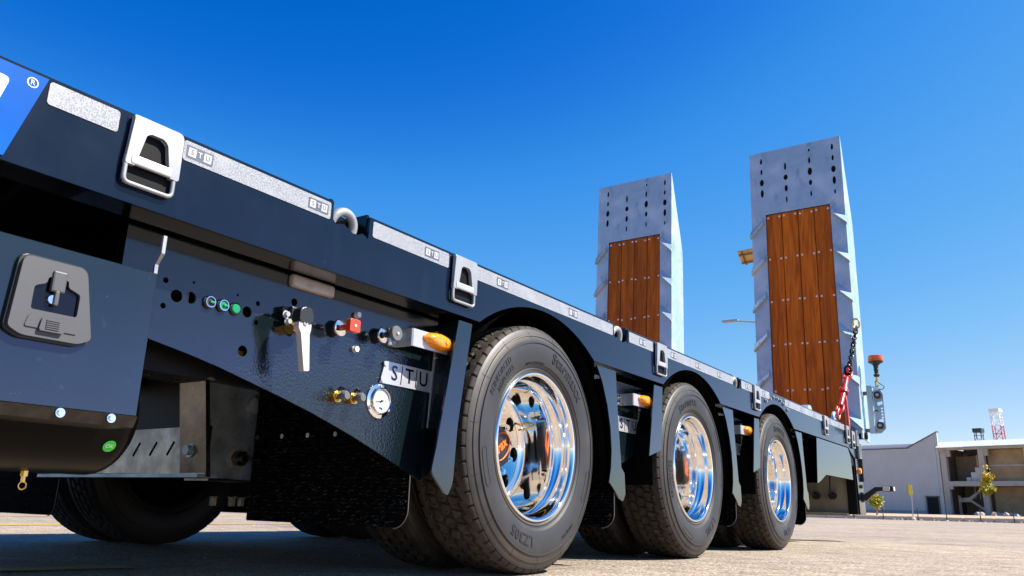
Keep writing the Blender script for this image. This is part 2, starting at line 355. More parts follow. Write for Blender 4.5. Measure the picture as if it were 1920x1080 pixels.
def bolts(name, pts, y, r, h, mt, parent):
    me = None
    for x, z in pts:
        if me is None: o = obj(name, hexbolt(nb(), 0, 0, 0, r, h), mt, parent); me = o.data
        else: o = bpy.data.objects.new(name, me); C.objects.link(o); o.parent = parent
        o.location = (x, y, z)
def text_mesh(body, size, ext=.0006, bold=0.0, shear=0.0, align='CENTER', space=1.0):
    cu = bpy.data.curves.new('txt', 'FONT'); cu.body = body; cu.size = size; cu.extrude = ext; cu.offset = bold; cu.align_x = align; cu.align_y = 'CENTER'; cu.shear = shear; cu.resolution_u = 3; cu.space_character = space
    o = bpy.data.objects.new('txt', cu); C.objects.link(o); dg = bpy.context.evaluated_depsgraph_get()
    me = bpy.data.meshes.new_from_object(o.evaluated_get(dg)); bpy.data.objects.remove(o); bpy.data.curves.remove(cu); return me
def text_bm(body, size, fn, **k):
    me = text_mesh(body, size, **k); bm = bmesh.new(); bm.from_mesh(me); bpy.data.meshes.remove(me)
    for v in bm.verts: v.co = Vector(fn(v.co))
    return bm
def text_Y(body, size, x, y, z, **k):      # reads on a face that looks to -Y
    return text_bm(body, size, lambda c: (x+c.x, y-c.z, z+c.y), **k)

# ================================================================== SETTING
def sheet(name, pts, mt, **p):
    bm = nb(); bm.faces.new([bm.verts.new(q) for q in pts]); return obj(name, bm, mt, **p)
CX, CY = -2.23, -1.39
def pol(az, d): return (CX + d*math.cos(R(az)), CY + d*math.sin(R(az)))
K0 = Vector((68.90, 19.01)); KE = Vector((-.05955, -.99823)); KN = Vector((.99823, -.05955))      # kerb line, its direction, away from the lot
def kp(s, d=0): q = K0 + KE*s + KN*d; return q.x, q.y
bm = nb(); bmesh.ops.create_grid(bm, x_segments=1, y_segments=1, size=1200)
for v in bm.verts: v.co.x *= 1; v.co.z = 0
obj('ground', bm, 'asphalt', kind='structure')
sheet('raised_ground', [(*kp(-400, .3), .26), (*kp(300, .3), .26), (*kp(300, 22), .56), (*kp(-400, 22), .56)], 'dirt', kind='structure')
sheet('terrain', [(*kp(-400, 22), .56), (*kp(300, 22), .56), (*kp(500, 900), .56), (*kp(-700, 900), .56)], 'dirt', kind='structure')
# kerb of long stones along the far side of the lot
kerb = empty('kerb', (*kp(0), 0), kind='structure')
ks = nb(); box(ks, 0, 1.96, 0, .34, 0, .31, .015); km = None
ang = math.atan2(KE.y, KE.x)
for i in range(-38, 45):
    if km is None: o = obj('kerb_block', ks, 'kerb_stone', kerb); km = o.data
    else: o = bpy.data.objects.new('kerb_block', km); C.objects.link(o); o.parent = kerb
    q = KE*(i*2.0); o.location = (q.x, q.y, random.uniform(-.03, .0)); o.rotation_euler = (0, 0, ang + random.uniform(-.004, .004))
# worn yellow bay lines beside the trailer
bm = nb()
def strip(bm, a, b, wd, z=.004):
    a, b = Vector(a), Vector(b); n = Vector((-(b-a).y, (b-a).x)).normalized()*wd/2
    bm.faces.new([bm.verts.new((q.x, q.y, z)) for q in (a-n, b-n, b+n, a+n)])
strip(bm, (-6, 4.35), (16, 5.1), .11); strip(bm, (-3, 6.9), (22, 7.75), .12); strip(bm, (-1.9, 1.28), (-.78, .96), .10)
obj('bay_line', bm, 'yellow_line', kind='structure')
mat('strip_dark', (.03, .027, .024), .6); bm = nb(); strip(bm, (4.55, 1.66), (5.06, .24), .035); obj('ground_strip', bm, 'strip_dark', kind='structure')  # thin dark strip laid flat on the ground near the trailer rear

# ================================================================== TRAILER
W = 2.48; S = 1.36; AX = (0, S, 2*S); RC = .3985
T = empty('low_loader_trailer', (0, 0, 0), label='dark navy three-axle low-loader trailer with raised wooden ramps', category='trailer')
def P(name, bm, mt, parent=None, **k): return obj(name, bm, mt, parent or T, **k)
ZT, ZB = .913, .737
def arch(cx, n=18, zt=.848, half=.362, z0=ZB):
    h = zt - z0; r = (half*half + h*h)/(2*h); a = math.asin(min(1, half/r))
    return [(cx + r*math.sin(t), zt - r + r*math.cos(t)) for t in [(-a + 2*a*i/n) for i in range(n+1)]]
RINGS = (-.918, .585, 1.985)
def notch(cx):      # opening in the top edge round a lashing ring, wavy bottom
    return [(cx-.058, ZT), (cx-.056, .868), (cx-.045, .858), (cx-.032, .863), (cx-.018, .866), (cx-.004, .858), (cx+.012, .852), (cx+.030, .853), (cx+.045, .861), (cx+.058, .857), (cx+.066, .851), (cx+.070, ZT)]
def beam_outline(x0, x1, rings, arches):
    top = [(x0, ZT)]
    for r in rings: top += notch(r)
    top.append((x1, ZT)); top += [(x1+.25, ZT), (x1+.25, .655), (x1, ZB)]
    bot = []
    for a in reversed(arches): bot += arch(a)[::-1]
    return top + bot + [(x0, ZB)]
for side in (0, 1):
    y0, y1 = (0, .010) if side == 0 else (W-.010, W)
    bm = nb(); prism(bm, beam_outline(-5.6, 4.66, RINGS, AX), y0, y1)
    P('side_beam', bm, 'navy')
    # lower flange, cut away over the wheels; black box behind the notches
    fl = nb(); xs = [-5.6, -.372, .372, S-.372, S+.372, 2*S-.372, 2*S+.372, 4.66]
    for i in range(0, 8, 2): box(fl, xs[i], xs[i+1], (y0+.0105 if side == 0 else W-.08), (.08 if side == 0 else W-.0105), ZB+.0005, ZB+.010)
    P('lower_flange', fl, 'flange_gloss')
    tf = nb(); segs = [-5.6]
    for r in RINGS: segs += [r-.062, r+.074]
    segs.append(4.9)
    for i in range(0, len(segs), 2): box(tf, segs[i], segs[i+1], (.0105 if side == 0 else W-.09), (.09 if side == 0 else W-.0105), ZT-.010, ZT-.0006)
    P('top_edge', tf, 'navy')
    for r in RINGS:
        bx = nb(); ya, yb = (.0102, .085) if side == 0 else (W-.085, W-.0102)
        prism(bx, [(r-.062, ZT+.008), (r-.062, .82), (r+.075, .82), (r+.075, ZT+.008), (r+.066, ZT+.008), (r+.066, .83), (r-.052, .83), (r-.052, ZT+.008)], ya, yb)
        box(bx, r-.0515, r+.0655, (.080 if side == 0 else W-.085), (.085 if side == 0 else W-.080), .8305, ZT+.0078)
        P('ring_pocket', bx, 'black_gloss')
        rg = nb(); yy = .022 if side == 0 else W-.022
        tube(rg, [(r-.006 + .037*math.cos(t), yy + .010*math.sin(t)*(1 if side else -1), .866 + .037*math.sin(t)) for t in [2*math.pi*i/28 for i in range(28)]], .0115, 12, True)
        P('lashing_ring', rg, 'galv_paint', smooth=True, angle=80)
# floor and frame under it
for i in range(11):
    bm = nb(); box(bm, -5.6, 4.9, .092 + i*.209, .092 + i*.209 + .204, .885, .915, .003, 1); P('deck_plank', bm, 'hardwood')
bm = nb(); box(bm, -5.6, 4.75, .0905, W-.0905, .8785, .8845); P('deck_underplate', bm, 'black_steel')
for y in (.91, 1.45):
    bm = nb(); prism(bm, [(y, .585), (y+.12, .585), (y+.12, .60), (y+.068, .60), (y+.068, .862), (y+.12, .862), (y+.12, .878), (y, .878), (y, .862), (y+.052, .862), (y+.052, .60), (y, .60)], -5.6, 4.75, 'YZ'); P('chassis_beam', bm, 'black_steel')
for x in (-5.2, -4.2, -3.2, -2.3, -1.62, -1.28, -.60, .68, 2.04, 3.3, 4.0, 4.6):
    bm = nb(); prism(bm, [(.081, .878), (.081, .76), (.30, .68), (.905, .64), (.905, .878)], x-.006, x+.006, 'YZ')
    P('outrigger', bm, 'black_steel')
    bm = nb(); prism(bm, [(W-.081, .878), (W-.081, .76), (W-.30, .68), (W-.905, .64), (W-.905, .878)], x-.006, x+.006, 'YZ'); P('outrigger', bm, 'black_steel')
    bm = nb(); box(bm, x-.05, x+.05, 1.035, 1.445, .74, .86); P('cross_member', bm, 'black_steel')
bm = nb(); box(bm, -5.7, -5.6, 0, W, .62, ZT); P('front_headboard', bm, 'navy')

# ---- reflective tape with its print
pd = nb(); prism(pd, rrect(-.0315, .0315, -.0135, .0135, .002), 0, -.0004)
pw = nb(); prism(pw, [(-.0275, -.0095), (-.0095, -.0095), (-.0085, .0095), (-.0265, .0095)], 0, -.0004); prism(pw, [(.0085, -.0095), (.0265, -.0095), (.0275, .0095), (.0095, .0095)], 0, -.0004)
lt1 = text_Y('S', .016, -.018, 0, 0, ext=.0002); t2 = text_Y('U', .016, .018, 0, 0, ext=.0002)
me = bpy.data.meshes.new('x'); t2.to_mesh(me); lt1.from_mesh(me); t2.free(); bpy.data.meshes.remove(me)
lt2 = text_Y('T', .017, 0, 0, 0, ext=.0002, bold=.0004)
prints = []
TAPES = [(-1.655, -1.525, []), (-1.388, -.985, [-1.35, -1.025]), (-.838, -.523, [-.60]), (-.388, .515, [-.25, .20]), (.66, .895, [.79]), (1.03, 1.92, [1.12, 1.42, 1.72]), (2.06, 2.245, [2.16]), (2.36, 2.575, [2.47]), (2.90, 3.86, [2.98, 3.30, 3.64]), (3.99, 4.58, [4.1, 4.4])]
for a, b, pr in TAPES:
    bm = nb(); prism(bm, rrect(a, b, .8625, .9055, .006), -.0006, -.0016); t = P('reflective_tape', bm, 'tape')
    for x in pr:
        for j, (nm, b0, mt, dy) in enumerate((('print_frame', pd, 'tape_print', -.0017), ('print_tile', pw, 'tape_white', -.0022), ('print_letter', lt1, 'tape_print', -.0028), ('print_letter', lt2, 'tape_white', -.0026))):
            if len(prints) < 4: o = obj(nm, b0, mt, t); prints.append(o.data)
            else: o = bpy.data.objects.new(nm, prints[j]); C.objects.link(o); o.parent = t
            o.location = (x, dy, .884)
# ---- blue name board with slanted white tiles at the front
bm = nb(); prism(bm, [(-2.42, .9075), (-1.658, .9075), (-1.705, .744), (-2.46, .744)], -.0006, -.0018); sg = P('name_board', bm, 'sign_blue')
for i, (x, ch) in enumerate(((-2.27, 'S'), (-2.04, 'T'), (-1.805, 'U'))):
    if ch != 'T':
        bm = nb(); prism(bm, rpoly([(x-.105, .775), (x+.062, .775), (x+.088, .882), (x-.079, .882)], .012), -.0018, -.0024); obj('letter_tile', bm, 'white_paint', sg)
    obj('letter', text_Y(ch, .12, x-.008, -.003, .828, shear=.2, ext=.0003, bold=.002), 'white_paint' if ch == 'T' else 'sign_blue', sg)
bm = nb(); lathe(bm, [(.0075, 0), (.0095, 0), (.0095, -.0006), (.0075, -.0006)], 24, closed=True, c=(-1.683, -.0019, .889)); obj('registered_mark', bm, 'white_paint', sg)
obj('registered_mark', text_Y('R', .013, -1.683, -.0022, .889, ext=.0003), 'white_paint', sg)

# ---- pull-out widening brackets
br = [nb() for _ in range(4)]
plate = rpoly([(-.056, .907), (.056, .907), (.056, .806), (.037, .806)], [.012, .012, .004, 0]) + [(.037, .812)] + rpoly([(.037, .812), (.022, .880), (-.020, .880), (-.036, .812)], [0, .010, .008, 0])[1:-1] + [(-.036, .812), (-.036, .806)] + rpoly([(-.036, .806), (-.056, .806), (-.056, .907)], [0, .004, 0])[1:-1]
pl2 = []
for q in plate:
    if not pl2 or (Vector(q)-Vector(pl2[-1])).length > 1e-5: pl2.append(q)
prism(br[0], pl2, -.004, -.015, bev=.0015)
prism(br[1], rpoly([(-.05, .895), (.05, .895), (.05, .770), (-.05, .770)], .006), -.0008, -.0022)  # flat black plate on the beam, its colour standing in for recess shade
tube(br[2], [(x, -.010, z) for x, z in rpoly([(-.052, .822), (-.052, .771), (.048, .771), (.048, .822)], [0, .012, .012, 0])], .0045, 8)
prism(br[3], rpoly([(-.0165, .808), (-.0065, .808), (-.0065, .828), (-.0165, .828)], .004), -.044, .038, 'YZ')
names4 = ('pull_out_bracket', 'pocket_shade', 'loop', 'bar'); mts4 = ('galv_paint', 'black_steel', 'galv_paint', 'stainless')
b0 = P(names4[0], br[0], mts4[0], loc=(-1.453, 0, 0))
for k in (1, 2, 3): obj(names4[k], br[k], mts4[k], b0, smooth=k > 1, angle=60)
for x in (-.457, .962, 2.302, 3.925): copy_tree(b0, T, (x, 0, 0))
for x, dz in ((4.64, -.005), (4.83, -.03)): copy_tree(b0, T, (x, -.002, dz))
# ---- toolbox under the deck
TB = empty('toolbox', parent=T)
bm = nb(); box(bm, -2.9, -1.400, .004, .46, .346, .619, .0015, 1); obj('box_body', bm, 'navy_matt', TB)
bm = nb(); prism(bm, [(.002, .346), (.46, .346), (.46, .330), (.012, .326)], -2.9, -1.399, 'YZ'); obj('bottom_lip', bm, 'lip_brown', TB)
bolts('lip_bolt', [(x, .338) for x in (-1.78, -1.66, -1.538, -1.448)], .003, .0055, .004, 'chrome', TB)
lo = rpoly([(-1.646, .588), (-1.540, .588), (-1.514, .466), (-1.535, .455), (-1.63, .455), (-1.652, .466)], [.014, .014, .007, .009, .009, .007])
bm = nb(); prism(bm, [(a + (a+1.585)*.06, b + (b-.52)*.06) for a, b in lo], .0035, -.004, bev=.002); obj('latch_gasket', bm, 'black_plastic', TB)
bm = nb(); holed(bm, lo, [rpoly([(-1.622, .500), (-1.545, .500), (-1.545, .540), (-1.567, .548), (-1.568, .560), (-1.602, .560), (-1.603, .548), (-1.622, .540)], .005)], -.004, -.0115); obj('latch_plate', bm, 'latch_plastic', TB)
bm = nb(); prism(bm, rpoly([(-1.628, .494), (-1.538, .494), (-1.538, .567), (-1.628, .567)], .006), -.0042, -.0052); obj('latch_recess', bm, 'black_gloss', TB)
bm = nb(); box(bm, -1.597, -1.573, -.016, -.006, .535, .572, .003); box(bm, -1.589, -1.581, -.016, -.006, .512, .538, .002); obj('latch_handle', bm, 'latch_plastic', TB)
bm = nb(); cyl(bm, (-1.590, -.0045, .522), (-1.590, -.012, .522), .0075); obj('lock_cylinder', bm, 'chrome', TB, smooth=True)
bm = nb(); prism(bm, rpoly([(-1.622, .492), (-1.545, .492), (-1.540, .470), (-1.628, .470)], .005), -.0117, -.0135); prism(bm, rpoly([(-1.603, .489), (-1.567, .489), (-1.564, .466), (-1.606, .466)], .005), -.0137, -.018)
for i in range(5): box(bm, -1.596, -1.574, -.0195, -.0182, .470+.0035*i, .4718+.0035*i)
obj('latch_release', bm, 'latch_plastic', TB)
bm = nb(); prism(bm, [(.0, .696), (.006, .696), (.006, .662), (.022, .640), (.022, .622), (.016, .622), (.016, .640), (.0, .660)], -1.401, -1.394, 'YZ'); P('box_bracket', bm, 'galv_paint')
# ---- air tank with sticker
bm = nb(); pr = [(.002, -1.285)] + [(.118*math.sin(R(a)), -1.355+.07*math.cos(R(a))) for a in range(10, 91, 10)] + [(.118, -2.5), (.09, -2.57), (.002, -2.6)]
lathe(bm, pr, 40, 'X', (0, .235, .362)); at = P('air_tank', bm, 'tank_black', smooth=True)
bm = nb(); n_ = Vector((0, -.84, -.54)); cc = Vector((-1.368, .235, .362)) + n_*.1195
u_ = Vector((1, 0, 0)); v_ = n_.cross(u_)*-1
if v_.z < 0: v_ = -v_
def disc(bm, c, u, v, r, n=24): bm.faces.new([bm.verts.new(c + u*r*math.cos(2*math.pi*i/n) + v*r*math.sin(2*math.pi*i/n)) for i in range(n)])
disc(bm, cc, u_, v_, .0125); obj('inspection_sticker', bm, 'green_sticker', at)
obj('sticker_print', text_bm('OK', .011, lambda c: cc + n_*.0006 + u_*c.x + v_*c.y, ext=0), 'white_paint', at)
bm = nb(); cyl(bm, (-1.475, .22, .248), (-1.475, .22, .236), .007, n=6); cyl(bm, (-1.475, .22, .238), (-1.475, .22, .226), .004); tube(bm, [(-1.475+.007*math.cos(t), .22, .2195+.007*math.sin(t)) for t in [2*math.pi*i/16 for i in range(16)]], .0014, 6, True); obj('drain_valve', bm, 'brass', at)

# ---- control panel in front of the first wheel
YP = .10
holes = [(-1.294, .612, .0135), (-1.260, .616, .0128), (-1.115, .616, .0128), (-1.323, .639, .0062), (-1.321, .585, .0062), (-1.258, .650, .003), (-1.145, .649, .003), (-1.087, .597, .006), (-1.088, .642, .006), (-.983, .669, .0095), (-1.115, .526, .0125)]
edge = [(-1.42, .526), (-1.34, .512), (-1.25, .497), (-1.17, .481), (-1.084, .460), (-.99, .437), (-.90, .413), (-.834, .393), (-.76, .370), (-.68, .342), (-.60, .313), (-.534, .288), (-.475, .266)]
bm = nb(); holed(bm, [(-1.42, .735)] + edge + [(-.435, .735)], [circ(x, z, r, 22) for x, z, r in holes], YP, YP+.006); pn = P('control_panel', bm, 'panel_navy')
bm = nb(); box(bm, -1.40, -.92, YP+.06, YP+.07, .46, .735); obj('panel_backing', bm, 'black_steel', pn)
bm = nb(); box(bm, -1.262, -1.252, YP+.02, YP+.03, .58, .66); box(bm, -1.128, -1.113, YP+.02, YP+.03, .58, .65); obj('rear_strap', bm, 'galv_paint', pn)
bm = nb(); box(bm, -1.14, -1.09, YP+.03, YP+.04, .518, .532); obj('rear_batten', bm, 'orange_hole', pn)
for x, g, ring in ((-1.217, 'black_plastic', 1), (-1.183, 'green_button', 1), (-1.149, 'green_button', 0)):
    bm = nb(); lathe(bm, [(.0145, YP), (.0145, YP-.004), (.0125, YP-.005), (.0125, YP)], 28, closed=True, c=(x, 0, .6155)); obj('button_bezel', bm, 'black_plastic', pn, smooth=True)
    if ring: bm = nb(); lathe(bm, [(.0122, YP-.004), (.0122, YP-.010), (.0105, YP-.010), (.0105, YP-.004)], 28, closed=True, c=(x, 0, .6155)); obj('button_ring', bm, 'chrome', pn, smooth=True)
    bm = nb(); lathe(bm, [(.0110, YP), (.0110, YP-.006), (.009, YP-.0075)], 24, c=(x, 0, .6155)); obj('push_button', bm, g, pn, smooth=True)
    if ring: bm = nb(); box(bm, x-.002, x+.010, YP-.0115, YP-.0077, .613, .618, .001); obj('button_pointer', bm, 'green_button', pn)
# valve lever
LV = empty('valve_lever', parent=T)
bm = nb(); box(bm, -1.012, -.978, YP-.030, YP-.0005, .604, .650, .004); box(bm, -1.03, -1.006, YP-.018, YP-.001, .636, .648, .002); obj('valve_body', bm, 'black_plastic', LV)
bm = nb(); cyl(bm, (-.992, YP-.001, .606), (-.992, YP-.032, .606), .0185, n=8); cyl(bm, (-.992, YP-.03, .606), (-.992, YP-.05, .606), .012, n=6); obj('valve_core', bm, 'brass', LV)
bolts('valve_bolt', [(-1.022, .628), (-1.015, .612), (-.972, .598)], YP-.02, .0065, .008, 'stainless', LV)
bm = nb(); prism(bm, rpoly([(-1.032, .604), (-.993, .604), (-.991, .640), (-1.033, .640)], [.004, .004, .018, .018], 6), .044, .016, bev=.003); obj('lever_cap', bm, 'black_plastic', LV)
bm = nb(); prism(bm, rpoly([(-1.031, .6035), (-.994, .6035), (-.994, .590), (-.997, .578), (-.988, .494), (-1.004, .492), (-1.023, .578), (-1.031, .590)], .002), .036, .019, bev=.002); obj('lever_arm', bm, 'white_lever', LV)
bm = nb(); lathe(bm, [(.0065, .019), (.0065, .0165), (.0025, .0165), (.0025, .018)], 18, c=(-1.013, 0, .603)); obj('lever_rivet', bm, 'galv_paint', LV)
# push knobs
def knob(name, x, z, square, mt):
    K = empty(name, parent=T)
    bm = nb(); lathe(bm, [(.021, YP-.014), (.0225, YP-.016), (.0215, YP-.020), (.008, YP-.026)], 32, c=(x, 0, z)); obj('flange', bm, 'chrome', K, smooth=True)
    bm = nb(); cyl(bm, (x, YP, z), (x, YP-.014, z), .019, n=20); obj('collar', bm, 'black_plastic', K)
    bm = nb(); cyl(bm, (x, YP-.02, z), (x, YP-.062, z), .0085); obj('stem', bm, mt if square else 'black_plastic', K, smooth=True)
    if square: bm = nb(); prism(bm, rrect(x-.018, x+.018, z-.0165, z+.0165, .0055), YP-.055, YP-.070, bev=.0015)
    else: bm = nb(); lathe(bm, [(.0195, YP-.055), (.0205, YP-.058), (.0205, YP-.066), (.019, YP-.068)], 36, c=(x, 0, z))
    obj('knob', bm, mt, K, smooth=not square)
    bm = nb(); cyl(bm, (x, YP-.066, z), (x, YP-.0715, z), .0035, n=12); obj('knob_pin', bm, 'white_paint', K)
knob('square_knob', -.842, .632, True, 'red_plastic'); knob('round_knob', -.684, .643, False, 'grey_plastic')
for x, z in ((-.774, .681), (-.772, .590)):
    bm = nb(); cyl(bm, (x, YP, z), (x, YP-.003, z), .0085); prism(bm, circ(x, z, .0082, 6), YP-.003, YP-.012); P('panel_bolt', bm, 'white_paint')
bm = nb(); lathe(bm, [(.0082, YP-.0005), (.0078, YP-.003), (.001, YP-.003)], 18, c=(-.66, 0, .66)); bm.free()
for x, z in ((-.828, .460), (-.772, .462)):
    tcp = empty('test_coupling', parent=T)
    bm = nb(); prism(bm, circ(x, z, .0165, 6), YP-.0005, YP-.014); cyl(bm, (x, YP-.014, z), (x, YP-.020, z), .0125, n=16); obj('coupling_nut', bm, 'brass', tcp)
    bm = nb(); lathe(bm, [(.008, YP-.02), (.0085, YP-.03), (.0125, YP-.032), (.0125, YP-.042), (.009, YP-.047)], 20, c=(x, 0, z)); obj('dust_cap', bm, 'grey_plastic', tcp, smooth=True)
    bm = nb(); tube(bm, [(x+.002, YP-.01, z+.014), (x+.004, YP-.018, z+.022), (x+.006, YP-.03, z+.017)], .004, 8); obj('cap_strap', bm, 'black_plastic', tcp, smooth=True)
# pressure gauge
gx, gz = -.669, .467; PG = empty('pressure_gauge', parent=T)
bm = nb(); lathe(bm, [(.0, YP), (.0455, YP), (.0455, YP-.004), (.036, YP-.006), (.035, YP-.014), (.0325, YP-.016), (.031, YP-.014), (.031, YP-.010), (.001, YP-.010)][1:], 48, c=(gx, 0, gz)); obj('bezel', bm, 'chrome', PG, smooth=True)
bm = nb(); disc(bm, Vector((gx, YP-.0112, gz)), Vector((1, 0, 0)), Vector((0, 0, 1)), .0306, 40); obj('dial', bm, 'dial_white', PG)
bm = nb()
for i in range(25):
    a = R(225 - i*270/24); r0 = .020 if i % 4 == 0 else .0225; ca, sa = math.cos(a), math.sin(a)
    tube(bm, [(gx+r0*ca, YP-.0116, gz+r0*sa), (gx+.0255*ca, YP-.0116, gz+.0255*sa)], .0004, 4)
for i, t in enumerate(('0', '2', '4', '6', '8', '10', '12')):
    a = R(225 - i*45); tm = text_Y(t, .0055, gx+.0165*math.cos(a), YP-.0118, gz+.0165*math.sin(a), ext=.0001); me = bpy.data.meshes.new('x'); tm.to_mesh(me); bm.from_mesh(me); tm.free(); bpy.data.meshes.remove(me)
tm = text_Y('bar', .005, gx, YP-.0118, gz-.010, ext=.0001); me = bpy.data.meshes.new('x'); tm.to_mesh(me); bm.from_mesh(me); tm.free()
obj('dial_print', bm, 'black_plastic', PG, kind='stuff')
bm = nb(); tube(bm, [(gx-.023, YP-.013, gz-.0045), (gx+.009, YP-.013, gz+.0018)], [.0005, .0013], 6); cyl(bm, (gx, YP-.0125, gz), (gx, YP-.0145, gz), .003, n=14); obj('needle', bm, 'black_plastic', PG)
bm = nb(); disc(bm, Vector((gx-.003, YP-.0116, gz-.0185)), Vector((1, 0, 0)), Vector((0, 0, 1)), .0035); disc(bm, Vector((gx+.003, YP-.0116, gz-.0205)), Vector((1, 0, 0)), Vector((0, 0, 1)), .0035); obj('dial_mark', bm, 'sign_blue', PG)
bm = nb()
for a in (90, 210, 330): hexbolt(bm, gx+.0405*math.cos(R(a)), YP-.0042, gz+.0405*math.sin(R(a)), .0035, .003)
obj('bezel_screws', bm, 'stainless', PG, kind='stuff')
# clearance lamp under the beam
bm = nb(); box(bm, -1.005, -.865, .086, .150, .704, .736, .008, 3); cl = P('clearance_lamp', bm, 'lamp_beige', smooth=True)
bm = nb(); cyl(bm, (-.955, .118, .7045), (-.955, .118, .702), .018); obj('lamp_lens', bm, 'grey_plastic', cl)

# ---- side marker lamps, name plates and edge strips (in front of wheel 1, 2 and 3)
def lamp_and_plate(x0, first=False):
    """x0 = shift along the trailer from the set in front of wheel 1"""
    SM = empty('side_marker_lamp', parent=T)
    L = [(-.648, .118), (-.616, .118), (-.616, .062), (-.612, .058), (-.440, .058), (-.440, .062), (-.609, .064), (-.611, .120), (-.648, .120)]
    bm = nb(); prism(bm, [(x0+a, b-.020) for a, b in L], .623, .672, 'XY'); obj('lamp_bracket', bm, 'stainless', SM)
    bolts('bracket_bolt', [(x0-.634, z) for z in (.658, .636)], YP-.002, .0095, .009, 'chrome', SM)
    cxx, czz = x0-.508, .651
    bm = nb()
    rings = []
    for k, (s, t) in enumerate(((1.05, 0), (1.05, -.005), (.99, -.008), (.93, -.015), (.76, -.021), (.45, -.0245), (.05, -.025))):
        rings.append([bm.verts.new((cxx + (.062*s*math.cos(2*math.pi*i/32)), .0375+t, czz - .004*math.cos(2*math.pi*i/32)*s + .0225*s*math.sin(2*math.pi*i/32)*(1-.18*math.cos(2*math.pi*i/32)**2) + 0*math.sin(2*math.pi*i/32))) for i in range(32)])
    bm.faces.new(rings[0])
    for a, b in zip(rings, rings[1:]):
        for i in range(32): bm.faces.new((a[i], a[(i+1) % 32], b[(i+1) % 32], b[i]))
    bm.faces.new(rings[-1]); obj('amber_lens', bm, 'amber', SM, smooth=True)
    bm = nb(); box(bm, cxx-.03, cxx+.03, .020, .034, czz-.008, czz+.008, .003); cyl(bm, (cxx+.012, .022, czz), (cxx+.012, .010, czz), .007, n=14); obj('lamp_core', bm, 'amber_core', SM)
    bm = nb(); hexbolt(bm, cxx-.045, .026, czz+.004, .005, .004); obj('lens_screw', bm, 'stainless', SM)
    # plate S|T|U
    NP = empty('name_plate', parent=T)
    bm = nb(); prism(bm, rpoly([(x0-.672, .517), (x0-.455, .517), (x0-.455, .5785), (x0-.655, .5785)], .003), YP-.001, YP-.0045); obj('plate', bm, 'stainless', NP)
    for t, dx in (('S', -.617), ('T', -.555), ('U', -.494)): obj('cut_letter', text_Y(t, .058, x0+dx, YP-.0049, .548, ext=.0003, bold=.0006), 'black_gloss', NP)
    for dx in (-.588, -.526): obj('cut_slit', prism(nb(), [(x0+dx-.003, .522), (x0+dx, .522), (x0+dx+.004, .574), (x0+dx+.001, .574)], YP-.0046, YP-.0053), 'black_gloss', NP)
    for a, b in ((-.656, .571), (-.664, .526)): obj('plate_rivet', cyl(nb(), (x0+a, YP-.0046, b), (x0+a, YP-.0075, b), .0065, n=16), 'stainless', NP, smooth=True)
    bm = nb(); prism(bm, [(x0-.470, .415), (x0-.450, .415), (x0-.432, .700), (x0-.452, .700)], YP-.0055, YP-.0085); ed = P('edge_strip', bm, 'stainless')
    bolts('strip_bolt', [(x0+d, z) for z, d in ((.665, -.445), (.622, -.447), (.455, -.458))], YP-.009, .0055, .007, 'chrome', ed)
for k in range(3): lamp_and_plate(k*S + (.035 if k else 0))
# ---- fender plates
def plate_poly(name, pts, y=0.0, t=.006, mt='navy_matt', bev=0.0):
    bm = nb(); prism(bm, pts, y, y+t, bev=bev); return P(name, bm, mt)
def fold(pts0, pts1, mt='panel_navy', name='fender_fold'):
    """folded sheet joining an outer edge pts0 (at y=0) with an inner edge pts1"""
    bm = nb(); a = [bm.verts.new(q) for q in pts0]; b = [bm.verts.new(q) for q in pts1]
    for i in range(len(a)-1): bm.faces.new((a[i], a[i+1], b[i+1], b[i]))
    bmesh.ops.solidify(bm, geom=bm.faces[:], thickness=.004); return P(name, bm, mt)
FR = rpoly([(-.462, .722), (-.398, .722), (-.418, .60), (-.448, .42), (-.458, .262), (-.478, .230), (-.490, .232), (-.553, .290), (-.535, .36)], [0, 0, .01, .03, .02, .006, .006, .01, .01])
plate_poly('fender_plate', FR)
fold([(-.462, .003, .722), (-.535, .003, .36), (-.553, .003, .290)], [(-.436, YP, .722), (-.470, YP, .36), (-.478, YP, .268)])
